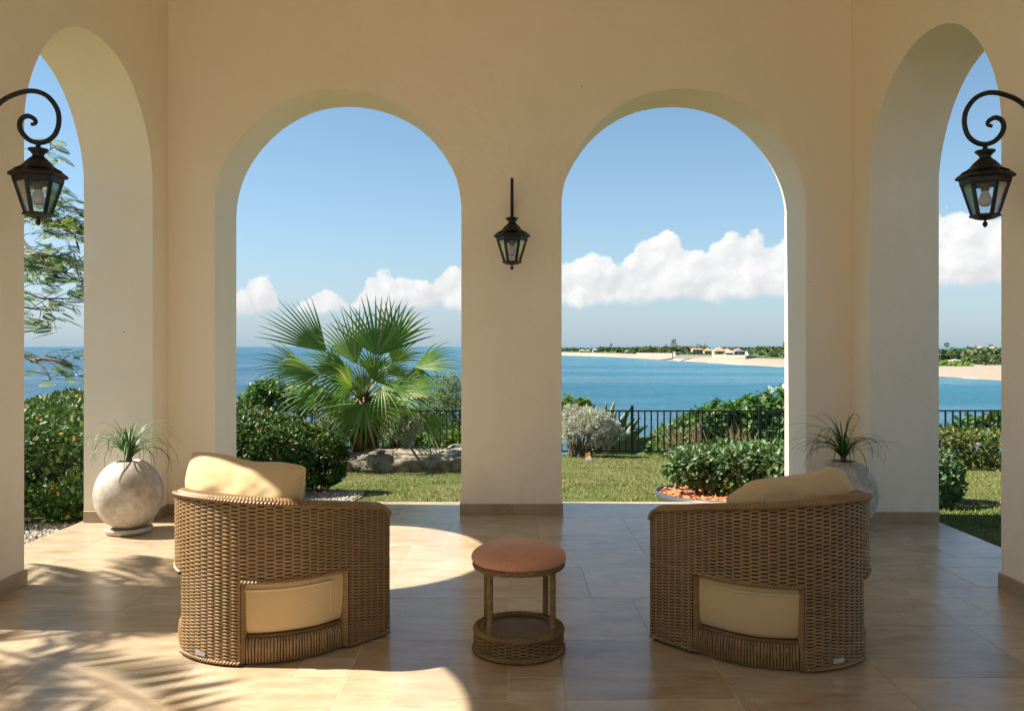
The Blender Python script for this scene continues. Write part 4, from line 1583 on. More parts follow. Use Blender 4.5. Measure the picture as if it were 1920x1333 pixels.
# ------------------------------------------------------------------ lanterns
def lantern(hang, direction, label):
    """hang: bottom of the scroll where the lantern hangs; direction: unit vector from lamp towards its wall"""
    t = thing('wall_lantern', label, 'lantern', hang, 0, 'black iron wall lanterns')
    d = Vector(direction)
    k = 1 / 389.0
    # scroll bracket, points in (towards the room, up) measured from the hanging point
    q = [(-108, -20), (-104, 20), (-92, 52), (-68, 78), (-40, 92), (-10, 97), (16, 88), (34, 66), (39, 42), (33, 18), (18, 4), (0, 0), (-18, 6), (-31, 20), (-35, 34), (-31, 45), (-21, 50), (-11, 47), (-5, 41), (-6, 36), (-13, 34)]
    # smooth by Catmull-Rom
    pts = []
    for i in range(len(q) - 1):
        p0 = q[max(i - 1, 0)]; p1 = q[i]; p2 = q[i + 1]; p3 = q[min(i + 2, len(q) - 1)]
        for s_ in range(5):
            u = s_ / 5
            c_ = [0.5 * ((2 * p1[j]) + (-p0[j] + p2[j]) * u + (2 * p0[j] - 5 * p1[j] + 4 * p2[j] - p3[j]) * u * u + (-p0[j] + 3 * p1[j] - 3 * p2[j] + p3[j]) * u ** 3) for j in (0, 1)]
            pts.append(c_)
    pts.append(q[-1])
    P3 = [(-d * (a * k) if True else 0) + Vector((0, 0, b * k)) for a, b in pts]
    mb = MB()
    nP = len(P3)
    mb.tube(P3, [0.0118 if i < nP - 20 else 0.0118 - 0.004 * (i - nP + 20) / 20 for i in range(nP)], 10)
    mb.build('scroll_bracket', M['iron'], t, True)
    mb = MB()
    wall_pt = d * (108 * k)
    c = wall_pt + Vector((0, 0, -20 * k))
    # wall plate: a tall thin shield
    ax = Vector((0, 0, 1)).cross(d)
    outl = [(0.028 * math.sin(a) * (1 if abs(math.cos(a)) < 0.7 else 0.8), 0.075 * math.cos(a)) for a in np.linspace(0, 2 * math.pi, 20)[:-1]]
    vs = [c + ax * a + Vector((0, 0, b)) - d * 0.004 for a, b in outl] + [c + ax * a + Vector((0, 0, b)) + d * 0.014 for a, b in outl]
    nO = len(outl)
    mb.add(vs, [tuple(range(nO)), tuple(reversed(range(nO, 2 * nO)))] + [(i, (i + 1) % nO, (i + 1) % nO + nO, i + nO) for i in range(nO)])
    mb.build('wall_plate', M['iron'], t)
    # hanger stem and crown
    mb = MB()
    mb.lathe([(0.011, 0.0), (0.011, -0.025)], 12)
    mb.lathe([(0.012, -0.022), (0.044, -0.030), (0.046, -0.036), (0.036, -0.045), (0.024, -0.060), (0.030, -0.070)], 24)
    mb.build('crown', M['iron'], t, True)
    # roof: six sided bell
    mb = MB()
    hexp = R(30) if abs(d.x) > 0.5 else 0.0      # one flat side faces the wall
    mb.lathe([(0.026, -0.066), (0.040, -0.078), (0.056, -0.094), (0.070, -0.112), (0.088, -0.126), (0.104, -0.133)], 24, phase=hexp)
    mb.lathe([(0.094, -0.126), (0.128, -0.152), (0.131, -0.160), (0.126, -0.166), (0.113, -0.170), (0.110, -0.192), (0.103, -0.196), (0.060, -0.190)], 6, phase=hexp)
    mb.build('roof', M['iron'], t)
    # six corner bars
    z_t, z_b, r_t, r_b = -0.185, -0.345, 0.104, 0.056
    for i in range(6):
        a = i * math.pi / 3 + hexp
        mb = MB()
        p0 = Vector((r_t * math.cos(a), r_t * math.sin(a), z_t))
        p1 = Vector((r_b * math.cos(a), r_b * math.sin(a), z_b))
        ux = Vector((math.cos(a), math.sin(a), 0)) * 0.006
        uy = Vector((-math.sin(a), math.cos(a), 0)) * 0.0075
        vs = [p + sx * ux + sy * uy for p in (p0, p1) for sx, sy in ((-1, -1), (1, -1), (1, 1), (-1, 1))]
        mb.add(vs, [(0, 1, 2, 3), (7, 6, 5, 4), (0, 4, 5, 1), (1, 5, 6, 2), (2, 6, 7, 3), (3, 7, 4, 0)])
        mb.build('corner_bar', M['iron'], t)
    for i in range(6):
        a0, a1 = i * math.pi / 3 + hexp, (i + 1) * math.pi / 3 + hexp
        mb = MB()
        e = 0.002
        vs = []
        for rr_, z_ in ((r_t - 0.002, z_t - 0.004), (r_b - 0.002, z_b + 0.006)):
            for a in (a0, a1):
                vs.append((rr_ * math.cos(a), rr_ * math.sin(a), z_))
        vs += [(x * 0.985, y * 0.985, z) for x, y, z in vs]
        mb.add(vs, [(0, 1, 3, 2), (5, 4, 6, 7), (0, 4, 5, 1), (2, 3, 7, 6), (0, 2, 6, 4), (1, 5, 7, 3)])
        mb.build('glass_pane', M['glass'], t)
    mb = MB()
    mb.lathe([(0.052, z_b + 0.008), (0.068, z_b + 0.006), (0.070, z_b - 0.004), (0.058, z_b - 0.008), (0.040, z_b - 0.016), (0.016, z_b - 0.020)], 6, phase=hexp)
    mb.build('base_plate', M['iron'], t)
    mb = MB()
    mb.lathe([(0.004, z_b - 0.016), (0.005, z_b - 0.026), (0.011, z_b - 0.034), (0.012, z_b - 0.042), (0.006, z_b - 0.052), (0.001, z_b - 0.056)], 12)
    mb.build('finial', M['iron'], t, True)
    mb = MB()
    mb.lathe([(0.024, -0.19), (0.024, -0.206), (0.019, -0.208), (0.019, -0.224), (0.014, -0.226)], 16)
    mb.build('socket', M['socket'], t, True)
    mb = MB()
    mb.lathe([(0.013, -0.222), (0.015, -0.232), (0.022, -0.246), (0.0285, -0.262), (0.0295, -0.274), (0.026, -0.288), (0.016, -0.298), (0.001, -0.301)], 20)
    mb.build('bulb', M['bulb'], t, True)
    return t


def lamp_at(px, py, depth):
    return at(px, py, depth)


lantern(Vector((-2.285, 4.09, EYE + (650 - 268) / FPX * 4.09)), (-1, 0, 0), 'black iron wall lantern in front of the feathery tree, hung from a scroll bracket')
lantern(Vector((2.282, 4.09, EYE + (650 - 271) / FPX * 4.09)), (1, 0, 0), 'black iron wall lantern with round bulb in front of the white cloud')
lantern(Vector((0.0, 6.035, EYE + (650 - 401) / FPX * 6.035)), (0, 1, 0), 'black iron wall lantern on the pier between the two sea arches')

# ------------------------------------------------------------------ fence along the cliff edge
def fence_run(p0, p1, label, first_post=True, last_post=True, npost=2):
    t = thing('railing', label, 'fence', (0, 0, 0), 0, 'black railing panels along the cliff edge')
    a, b = Vector(p0), Vector(p1)
    L = (b - a).length
    d = (b - a) / L
    H = 0.885
    def gz(p): return ground_z(p.x, p.y)
    mb = MB()
    for z_ in (0.075, H - 0.05):
        mb2 = MB()
        q0, q1 = a.copy(), b.copy()
        q0.z = gz(a) + z_
        q1.z = gz(b) + z_
        s = Vector((-d.y, d.x, 0)) * 0.012
        u = Vector((0, 0, 0.014))
        vs = [p + sx * s + su * u for p in (q0, q1) for sx, su in ((-1, -1), (1, -1), (1, 1), (-1, 1))]
        mb2.add(vs, [(0, 1, 2, 3), (7, 6, 5, 4), (0, 4, 5, 1), (1, 5, 6, 2), (2, 6, 7, 3), (3, 7, 4, 0)])
        mb2.build('rail', M['fence_iron'], t)
    n = int(round(L / 0.1185))
    for i in range(1, n):
        p = a + d * (L * i / n)
        g = gz(a) + (gz(b) - gz(a)) * i / n
        mb2 = MB()
        r = 0.0125
        mb2.box(p.x - r, p.x + r, p.y - r, p.y + r, g + 0.075, g + H - 0.045)
        mb2.build('baluster', M['fence_iron'], t)
    for want, p in ((first_post, a), (last_post, b)):
        if want:
            mb2 = MB()
            r = 0.026
            g = gz(p)
            mb2.box(p.x - r, p.x + r, p.y - r, p.y + r, g - 0.05, g + H + 0.035)
            mb2.box(p.x - r - 0.004, p.x + r + 0.004, p.y - r - 0.004, p.y + r + 0.004, g + H + 0.036, g + H + 0.047)
            mb2.build('post', M['fence_iron'], t)
    return t


FY = 16.0
fence_run((-4.98, FY, 0), (-2.56, FY, 0), 'black railing panel hidden mostly behind the fan palm', True, True)
fence_run((-2.56, FY, 0), (-0.145, FY, 0), 'black railing panel beside the fan palm, over the end of the long rock', False, True)
fence_run((-0.145, FY, 0), (2.265, FY, 0), 'black railing panel behind the silvery shrub with the brown trunk', False, True)
fence_run((2.265, FY, 0), (4.68, FY, 0), 'black railing panel between two posts, above the shiny leaved hedge', False, True)
fence_run((4.68, FY, 0), (6.95, 15.4, 0), 'black railing panel beyond the post by the white jamb of the right sea arch', False, True)
fence_run((6.95, 15.4, 0), (9.25, 14.5, 0), 'black railing panel above the olive green hedge, in front of the beach', False, True)

# ------------------------------------------------------------------ plants
def hedge_points(path, hw, hbase, htop, n, inner=0.35, endpow=8.0, rough=0.05, seed=0):
    """points and outward normals on and just inside a rounded hedge following a path"""
    path = np.asarray(path, float)
    seg = np.linalg.norm(np.diff(path, axis=0), axis=1)
    s = np.concatenate([[0], np.cumsum(seg)])
    t = rng.uniform(0, 1, n)
    q = t * s[-1]
    C = np.stack([np.interp(q, s, path[:, 0]), np.interp(q, s, path[:, 1])], 1)
    q2 = np.minimum(q + 0.01, s[-1])
    q1 = np.maximum(q - 0.01, 0)
    T = unit(np.stack([np.interp(q2, s, path[:, 0]) - np.interp(q1, s, path[:, 0]), np.interp(q2, s, path[:, 1]) - np.interp(q1, s, path[:, 1])], 1))
    Sd = np.stack([T[:, 1], -T[:, 0]], 1)
    a = rng.uniform(-1.25, math.pi + 1.25, n)
    ex = 2.0 / 3.4
    ca, sa = np.cos(a), np.sin(a)
    X = np.sign(ca) * np.abs(ca) ** ex
    Zq = np.sign(sa) * np.abs(sa) ** ex
    endr = np.power(np.clip(1 - np.abs(2 * t - 1) ** endpow, 0, 1), 0.5)
    depth = 1 - np.abs(rng.normal(0, 1, n)) * 0.10
    depth = np.where(rng.uniform(size=n) < inner, np.sqrt(rng.uniform(0.2, 1, n)), depth)
    hb = np.interp(t, np.linspace(0, 1, len(hbase)), hbase) if hasattr(hbase, '__len__') else np.full(n, hbase)
    ht = np.interp(t, np.linspace(0, 1, len(htop)), htop) if hasattr(htop, '__len__') else np.full(n, htop)
    lump = np.array([mnoise.noise(Vector((c[0] * 2.2 + seed, c[1] * 2.2, x * 1.5 + z * 1.1))) for c, x, z in zip(C, X, Zq)])
    lump2 = np.array([mnoise.noise(Vector((c[0] * 6 + seed, c[1] * 6, x * 3 + z * 3))) for c, x, z in zip(C, X, Zq)])
    k = depth * (1 + rough * 2.2 * lump + rough * 1.2 * lump2)
    mid = hb + (ht - hb) * 0.45
    zz_ = mid + np.where(Zq > 0, (ht - mid) * Zq, (mid - hb) * Zq) * k * (0.35 + 0.65 * endr)
    off = X * hw * k * (0.3 + 0.7 * endr)
    P = np.column_stack([C + Sd * off[:, None], np.maximum(zz_, hb + 0.01)])
    Nn = unit(np.column_stack([Sd * (np.sign(ca) * np.abs(ca))[:, None] + T * (np.sign(2 * t - 1) * np.abs(2 * t - 1) ** 6)[:, None], sa]))
    return P, Nn


def foliage(P, Nn, L, W, mat, spread=0.9, up=0.25, fold=0.35, droop=0.12):
    n = len(P)
    D = unit(Nn * 0.55 + rand_dirs(n) * spread + np.array([0, 0, up]))
    No = unit(Nn + 0.7 * rand_dirs(n) + np.array([0, 0, 0.5]))
    sc = rng.uniform(0.65, 1.25, n)
    V, F = leaf_arrays(P, D, No, L * sc, W * sc * rng.uniform(0.85, 1.15, n), fold, droop)
    return np_mesh('foliage', V, F, mat, True)


def hedge(label, path, hw, hb, ht, n, L, W, mat, seed, group=None, **kw):
    x0, y0 = path[0]
    t = thing('hedge', label, 'hedge', (x0, y0, 0), 0, group)
    rel = [(x - x0, y - y0) for x, y in path]
    P, Nn = hedge_points(rel, hw, hb, ht, n, seed=seed, **kw)
    f = link('foliage', foliage(P, Nn, L, W, mat), t)
    kind(f, 'stuff')
    # stems inside
    mb = MB()
    hbm = np.mean(hb)
    htm = np.mean(ht)
    rs = random.Random(seed)
    path_ = np.asarray(rel, float)
    for k in range(20):
        u = rs.uniform(0.12, 0.88)
        i = min(int(u * (len(path_) - 1)), len(path_) - 2)
        fr = u * (len(path_) - 1) - i
        c = path_[i] * (1 - fr) + path_[i + 1] * fr
        b = Vector((c[0] + rs.uniform(-0.3, 0.3) * hw, c[1] + rs.uniform(-0.3, 0.3) * hw, hbm - 0.08))
        for j in range(3):
            e = Vector((b.x + rs.uniform(-1, 1) * hw * 0.35, b.y + rs.uniform(-1, 1) * hw * 0.35, hbm + (htm - hbm) * rs.uniform(0.45, 0.8)))
            mb.tube([b, b.lerp(e, 0.5) + Vector((rs.uniform(-.04, .04), rs.uniform(-.04, .04), 0.03)), e], [0.012, 0.008, 0.004], 5)
    kind(mb.build('stem_tangle', M['twig'], t, True), 'stuff')
    return t


hedge('tall dark clipped hedge with scattered yellow leaves, filling the left side arch',
      [(-3.75, 6.15), (-3.95, 7.6), (-4.6, 9.6), (-5.6, 11.5)], 0.72, -0.10, [0.72, 0.74, 0.72, 0.66], 46000, 0.052, 0.027, M['hedge'], 3, endpow=14, inner=0.45, rough=0.08)
hedge('dense green hedge flecked with yellow leaves in front of the fan palm',
      [(-3.4, 8.5), (-2.4, 8.35), (-1.82, 8.05)], 0.60, [-0.18, -0.18, -0.16], [0.68, 0.64, 0.36], 36000, 0.042, 0.023, M['hedge'], 9, endpow=7, rough=0.10)
hedge('low shiny leaved hedge growing out of orange bark mulch',
      [(1.52, 8.35), (2.4, 8.15), (3.2, 7.75), (3.85, 7.30)], 0.50, [-0.04, -0.10, -0.12, -0.14], [0.24, 0.30, 0.36, 0.32], 17000, 0.062, 0.034, M['hedge_grey'], 15, endpow=9, rough=0.11)
hedge('olive green clipped hedge across the lawn below the beach railing',
      [(5.4, 12.4), (6.5, 12.1), (8.0, 11.9), (10.0, 11.6)], 0.42, -0.44, [0.02, 0.06, 0.05, 0.05], 12000, 0.060, 0.034, M['olive_hedge'], 22, endpow=12)


def bush(name, label, centre, rad, n, L, W, mat, lobes, seed, cat='bush', flat=1.0, spread=0.9, up=0.25, droop=0.12, stems=10, base_z=None):
    """a loose bush of several lobes with leaves near each lobe's skin"""
    rs = np.random.default_rng(seed)
    t = thing(name, label, cat, centre, 0)
    P, Nn = [], []
    for (cx, cy, cz, r), cnt in zip(lobes, np.full(len(lobes), n // len(lobes))):
        d = unit(rs.normal(size=(cnt, 3)))
        d[:, 2] = np.where(d[:, 2] < -0.3, -d[:, 2], d[:, 2])
        k = 1 - np.abs(rs.normal(0, 0.22, cnt))
        lump = np.array([mnoise.noise(Vector((a[0] * 2.4 + cx + seed, a[1] * 2.4 + cy, a[2] * 2.4 + cz))) for a in d])
        k = np.clip(k * (1 + 0.62 * lump), 0.1, 1.7)
        P.append(np.array([cx, cy, cz]) + d * (r * k)[:, None] * np.array([1, 1, flat]))
        Nn.append(d)
    P = np.concatenate(P)
    Nn = np.concatenate(Nn)
    f = link('foliage', foliage(P, Nn, L, W, mat, spread, up, droop=droop), t)
    kind(f, 'stuff')
    mb = MB()
    zb = base_z if base_z is not None else min(c[2] - c[3] for c in lobes)
    for (cx, cy, cz, r) in lobes:
        for j in range(stems):
            e = Vector((cx, cy, cz)) + Vector(rs.normal(size=3)).normalized() * r * 0.85
            b = Vector((cx * 0.35, cy * 0.35, zb))
            m1 = b.lerp(e, 0.5) + Vector(rs.normal(size=3)) * 0.05 * r
            mb.tube([b, m1, e], [0.016, 0.010, 0.004], 5)
    kind(mb.build('branch_tangle', M['twig'], t, True), 'stuff')
    return t


def gz(x, y): return ground_z(x, y)


def lobe(c, px, py, depth, r):
    q = at(px, py, depth)
    return (q.x - c[0], q.y - c[1], q.z - c[2], r)


# coastal bushes beyond the railing, on the slope
c = (3.0, 18.3, -1.9)
bush('coastal_bush', 'leafy green bush rising over the railing beyond the middle of the right sea arch', c, 1, 5200, 0.135, 0.070, M['grape'],
     [lobe(c, 1300, 814, 18, 0.50), lobe(c, 1255, 829, 18, 0.34), lobe(c, 1235, 854, 17.8, 0.28), lobe(c, 1345, 789, 18.4, 0.40), lobe(c, 1290, 859, 17.8, 0.44), lobe(c, 1340, 849, 18, 0.48)], 5, droop=0.5, up=-0.25)
c = (5.2, 18.8, -2.2)
bush('coastal_bush', 'tall leafy green bush beside the white jamb, highest beyond the railing', c, 1, 7200, 0.135, 0.070, M['grape'],
     [lobe(c, 1400, 784, 18.6, 0.44), lobe(c, 1440, 779, 18.8, 0.48), lobe(c, 1475, 774, 19, 0.44), lobe(c, 1400, 824, 18.4, 0.48), lobe(c, 1450, 829, 18.4, 0.48), lobe(c, 1385, 859, 18, 0.40), lobe(c, 1490, 844, 18.4, 0.48), lobe(c, 1510, 804, 18.6, 0.48)], 6, droop=0.5, up=-0.25)
c = (1.15, 17.6, -1.7)
bush('coastal_bush', 'small bright green bush peeping over the silvery shrub', c, 1, 1500, 0.085, 0.05, M['bright_bush'],
     [lobe(c, 1070, 775, 17.4, .28), lobe(c, 1092, 766, 17.4, .17), lobe(c, 1050, 770, 17.4, .25)], 7)
c = (-1.2, 18.0, -1.9)
bush('coastal_bush', 'wispy grey green bush rising behind the railing beside the fan palm', c, 1, 5200, 0.10, 0.022, M['wispy'],
     [lobe(c, 845, 745, 18, .42), lobe(c, 820, 775, 18, .45), lobe(c, 870, 780, 18, .55), lobe(c, 800, 800, 18, .4), lobe(c, 855, 825, 18, .5), lobe(c, 905, 790, 18, .6)], 8, up=0.8, droop=0.3)
c = (-4.2, 17.6, -1.8)
bush('coastal_bush', 'dark green bush behind the tall fan palm and its hedge', c, 1, 3600, 0.10, 0.055, M['grape'],
     [lobe(c, 500, 745, 17.6, .35), lobe(c, 545, 760, 17.6, .4), lobe(c, 600, 770, 17.6, .45), lobe(c, 655, 790, 17.6, .5), lobe(c, 480, 765, 17.6, .4)], 10)
c = (-0.9, 17.0, -1.6)
bush('coastal_bush', 'yellow green scrub behind the railing above the long rock', c, 1, 4000, 0.07, 0.035, M['bright_bush'],
     [lobe(c, 800, 835, 17, .35), lobe(c, 840, 840, 17, .35), lobe(c, 770, 835, 17, .35), lobe(c, 870, 840, 17, .4), lobe(c, 735, 835, 17, .35)], 12)
# bushes past the beach-side railing
c = (7.3, 16.4, -1.3)
bush('coastal_bush', 'green bush tops poking through the railing before the beach', c, 1, 2200, 0.10, 0.055, M['grape'],
     [lobe(c, 1815, 815, 15.8, .30), lobe(c, 1850, 805, 15.8, .22), lobe(c, 1870, 805, 15.8, .28), lobe(c, 1780, 830, 15.8, .25)], 13)
# dry grasses on the slope behind the railing
def grass_clump(label, px0, px1, py, depth, n, mat, hgt, seed, cat='grass clump', lean=0.5):
    rs = np.random.default_rng(seed)
    c = at((px0 + px1) / 2, py, depth)
    t = thing('grass_clump', label, cat, c, 0)
    X0 = (px0 - (px0 + px1) / 2) / FPX * depth
    P = np.column_stack([rs.uniform(X0, -X0, n), rs.uniform(-0.25, 0.25, n), rs.uniform(-0.15, 0.05, n)])
    D = unit(np.column_stack([rs.normal(-0.4 * lean, 0.45, n), rs.normal(0, 0.3, n), np.ones(n)]))
    V, F = leaf_arrays(P, D, rand_dirs(n), rs.uniform(0.4, 1.1, n) * hgt, 0.0075, 0.2, 0.3)
    f = link('blades', np_mesh('blades', V, F, mat, True), t)
    f.name = 'blade_tuft'
    kind(f, 'stuff')
    return t


grass_clump('straw coloured dry grass leaning behind the railing, left of the leafy bush', 1255, 1330, 838, 17.2, 110, M['straw'], 0.75, 1, lean=1.6)
grass_clump('straw coloured dry grass behind the railing, close to its tall post', 1360, 1420, 835, 17.0, 80, M['straw'], 0.5, 2)
grass_clump('fresh green grass tuft at the foot of the tall railing post', 1395, 1450, 850, 16.6, 140, M['sprout'], 0.5, 3)


# silver shrubs
def silver_shrub(label, lobes_px, depth, base_px, n, seed, trunk=True):
    rs = np.random.default_rng(seed)
    b = at(base_px[0], base_px[1], depth)
    b.z = gz(b.x, b.y)
    t = thing('silver_shrub', label, 'shrub', b, 0, 'silvery coastal shrubs')
    Ps, Ns = [], []
    for px, py, r, dd in lobes_px:
        c = at(px, py, depth + dd) - b
        k = int(n * r ** 2 / sum(l[2] ** 2 for l in lobes_px))
        ncl = max(10, int(k / 28))
        d = unit(rs.normal(size=(ncl, 3)))
        d[:, 2] = np.where(d[:, 2] < -0.55, -0.5 * d[:, 2], d[:, 2])
        cc = np.array(c) + d * (r * (0.75 + 0.3 * rs.uniform(size=ncl)))[:, None]
        m_ = max(6, k // ncl)
        dd2 = unit(rs.normal(size=(ncl, m_, 3)) + d[:, None, :] * 0.6)
        P = cc[:, None, :] + dd2 * 0.035 * rs.uniform(0.4, 1.3, size=(ncl, m_, 1))
        Ps.append(P.reshape(-1, 3))
        Ns.append(dd2.reshape(-1, 3))
    P = np.concatenate(Ps)
    Nn = np.concatenate(Ns)
    V, F = leaf_arrays(P, unit(Nn + 0.3 * rand_dirs(len(P))), rand_dirs(len(P)), rs.uniform(0.03, 0.05, len(P)), 0.013, 0.3, 0.1)
    f = link('foliage', np_mesh('foliage', V, F, M['silver'], True), t)
    kind(f, 'stuff')
    mb = MB()
    for px, py, r, dd in lobes_px:
        c = at(px, py, depth + dd) - b
        for j in range(5):
            e = c + Vector(rs.normal(size=3)).normalized() * r * 0.7
            s0 = Vector((rs.normal() * 0.05, rs.normal() * 0.05, -0.03))
            mid = s0.lerp(e, 0.5) + Vector((rs.normal() * 0.04, rs.normal() * 0.04, -0.02))
            mb.tube([s0, s0.lerp(mid, 0.5), mid, e], [0.020, 0.016, 0.011, 0.004], 5)
    mb.build('trunk', M['bark'], t, True)
    return t


silver_shrub('rounded silvery shrub on a brown trunk in front of the railing', [(1085, 800, .26, 0), (1120, 800, .30, -.1), (1145, 815, .22, 0), (1130, 825, .22, -.1), (1075, 785, .24, .3), (1100, 785, .2, .1), (1060, 800, .2, .3), (1070, 822, .13, 0)], 15.3, (1079, 858), 20000, 1)
silver_shrub('silvery shrub on the hedge side of the fan palm trunk', [(622, 800, .19, 0), (640, 790, .15, 0), (612, 815, .15, 0), (635, 820, .14, 0)], 11.75, (625, 850), 6000, 2)
silver_shrub('silvery shrub on the railing side of the fan palm trunk', [(745, 810, .2, 0), (765, 800, .17, .1), (735, 790, .15, 0), (755, 825, .16, 0), (732, 815, .14, 0)], 11.85, (745, 850), 7000, 3)


# agave behind the fence: each leaf an object
def agave():
    c = Vector((2.02, 16.75, gz(2.02, 16.75) + 0.15))
    t = thing('agave', 'large agave with broad blue green leaves behind the railing post', 'agave', c, 0)
    spec = [  # tip px, tip py, base px, width, pale
        (1100, 757, 1118, .13, 1), (1113, 755, 1122, .11, 0), (1137, 754, 1128, .10, 0), (1152, 752, 1132, .12, 1), (1156, 768, 1136, .10, 1),
        (1182, 764, 1140, .15, 0), (1190, 785, 1145, .17, 0), (1200, 782, 1160, .10, 0), (1214, 798, 1150, .15, 0), (1196, 806, 1150, .19, 0), (1180, 826, 1140, .16, 0),
        (1228, 818, 1172, .17, 0), (1208, 820, 1170, .2, 0), (1192, 815, 1165, .2, 0), (1215, 840, 1175, .16, 0), (1110, 800, 1125, .2, 0), (1135, 810, 1130, .2, 0), (1085, 825, 1110, .16, 0), (1060, 835, 1100, .14, 0)]
    rs = random.Random(4)
    for k, (tx, ty, bx, w, pale) in enumerate(spec):
        dp = 16.75 + rs.uniform(-0.25, 0.3)
        tip = at(tx, ty, dp) - c
        b = at(bx, 857, 16.75) - c
        n = 11
        V = []
        ax = tip - b
        side = ax.cross(Vector((0, 1, 0))).normalized()
        nrm = side.cross(ax).normalized()
        if nrm.y > 0:
            nrm = -nrm
        for i in range(n):
            f = i / (n - 1)
            cpt = b.lerp(tip, f) + Vector((0, 0, 0.10 * math.sin(f * math.pi)))
            ww = w * 0.68 * (0.55 + 0.9 * f if f < 0.45 else max(0.02, (1 - f) / 0.55 * 0.97) ** 0.8)
            V += [cpt + side * ww - nrm * -0.03 * 0, cpt - nrm * (-ww * 0.28), cpt - side * ww]
        F = grid_faces(n, 3)
        o = link('leaf', np_mesh('leaf', np.array([tuple(v) for v in V]), F, M['agave_pale'] if pale else M['agave'], True), t)
        sol = o.modifiers.new('thick', 'SOLIDIFY')
        sol.thickness = 0.018
    return t


agave()

# ------------------------------------------------------------------ fan palm
def fan_frond(root, hub, axis, normal, radius, spread, nseg, droop, petiole_from, seed, tatter=0.1):
    rs = np.random.default_rng(seed)
    a = Vector(axis).normalized()
    nrm = Vector(normal)
    nrm = (nrm - a * nrm.dot(a)).normalized()
    s = a.cross(nrm).normalized()
    V, F = [], []
    steps = 9
    half = math.radians(spread) / 2
    nseg = max(9, int(nseg * 0.60))
    for k in range(nseg):
        th = -half + 2 * half * (k + 0.5) / nseg
        L = radius * (0.72 + 0.28 * math.cos(th * 0.55)) * rs.uniform(0.90, 1.06)
        if rs.uniform() < tatter:
            L *= rs.uniform(0.6, 0.85)
        dth = 2 * half / nseg
        d = a * math.cos(th) + s * math.sin(th)
        cr = s * math.cos(th) - a * math.sin(th)
        tipdroop = droop * rs.uniform(0.6, 1.5)
        jit = rs.normal() * 0.035
        o = len(V)
        for i in range(steps):
            f = i / (steps - 1)
            r = L * (0.03 + 0.97 * f)
            w_full = r * math.tan(dth / 2) * 1.04
            wmax = radius * 0.40 * math.tan(dth / 2) * 1.06
            if f < 0.40:
                w = min(w_full, wmax)
            else:
                w = wmax * max(0.03, (1 - f) / 0.60) ** 0.8
            bend = tipdroop * max(0, f - 0.45) ** 2 * 1.9
            cup = 0.10 * radius * (f ** 1.2) * (math.cos(th) * 0.6 - 0.3)
            c = Vector(hub) + d * r * (1 - 0.10 * bend) + nrm * cup + Vector((0, 0, -bend * radius * 0.8)) + cr * (jit * max(0, f - 0.5) * radius)
            pl = 0.6 * w * (1 if f < 0.6 else 0.8)
            V += [c - cr * w - nrm * pl, c + nrm * pl, c + cr * w - nrm * pl]
        for i in range(steps - 1):
            for j in range(2):
                q = o + i * 3 + j
                F.append((q, q + 3, q + 4, q + 1))
    me = np_mesh('frond', np.array([tuple(v) for v in V]), np.array(F), M['palm'], True)
    fo = link('frond', me, root)
    pf = Vector(petiole_from)
    h = Vector(hub)
    mid = pf.lerp(h, 0.5) + Vector((0, 0, 0.06 * (h - pf).length))
    mb = MB()
    mb.tube([pf, pf.lerp(mid, 0.5) + Vector((0, 0, 0.02)), mid, mid.lerp(h, 0.5) + Vector((0, 0, 0.015)), h], [0.022, 0.018, 0.014, 0.012, 0.009], 7, flat=0.6)
    mb.build('petiole', M['petiole'], fo, True)
    return fo


PD = 12.0
base = at(688, 852, PD)
pr_ = thing('fan_palm', 'bushy fan palm with bright green pleated fronds above the long rock', 'palm tree', base, 0)
crown = at(683, 745, PD) - base


def F_(px, py, dy, tx, ty, tdy, nrm, rad, spread, nseg, droop, seed, tat=0.08):
    hub = at(px, py, PD + dy) - base
    tip = at(tx, ty, PD + dy + tdy) - base
    fan_frond(pr_, hub, tip - hub, nrm, rad, spread, nseg, droop, crown + Vector(((hub - crown).x * 0.12, (hub - crown).y * 0.12, 0.0)), seed, tat)


CAMN = (0, -1, 0.15)
F_(706, 668, -0.40, 722, 560, 0.1, CAMN, 0.88, 128, 34, 0.08, 1, 0.03)          # upright fan facing us
F_(738, 650, 0.45, 757, 560, 0.2, (0.5, -1, 0), 0.82, 92, 24, 0.25, 2)
F_(668, 684, 0.1, 640, 590, 0.1, (-0.4, -1, 0.1), 0.92, 84, 28, 0.12, 3, 0.04)
F_(613, 660, 0.3, 535, 590, 0.0, (0.5, -0.8, 0.45), 1.04, 74, 26, 0.06, 4, 0.05)
F_(578, 695, -0.1, 490, 668, -0.2, (0.1, -0.7, 0.7), 0.80, 84, 24, 0.22, 5, 0.2)
F_(600, 705, -0.45, 515, 690, -0.3, (0.1, -0.6, 0.8), 0.74, 110, 26, 0.3, 6, 0.1)
F_(615, 735, -0.2, 525, 742, -0.1, (0.1, -0.6, 0.8), 0.72, 100, 24, 0.35, 7, 0.2)
F_(682, 757, -0.85, 695, 840, -0.05, (0.05, -1, 0.3), 0.62, 200, 38, 0.10, 8, 0.04)  # the fan hanging towards us
F_(660, 695, -0.6, 585, 715, -0.2, (0.2, -1, 0.3), 0.66, 130, 30, 0.30, 9, 0.08)
F_(776, 690, 0.1, 850, 660, 0.1, (-0.1, -0.6, 0.8), 0.80, 90, 26, 0.35, 10, 0.15)
F_(776, 690, 0.05, 800, 740, 0.1, (0.1, -0.9, 0.3), 0.42, 130, 20, 0.5, 20, 0.3)
F_(752, 732, -0.2, 830, 734, -0.1, (0, -0.6, 0.8), 0.78, 110, 28, 0.4, 11, 0.15)
F_(790, 777, -0.35, 852, 825, -0.1, (0.3, -0.8, 0.5), 0.70, 80, 22, 0.3, 12, 0.25)
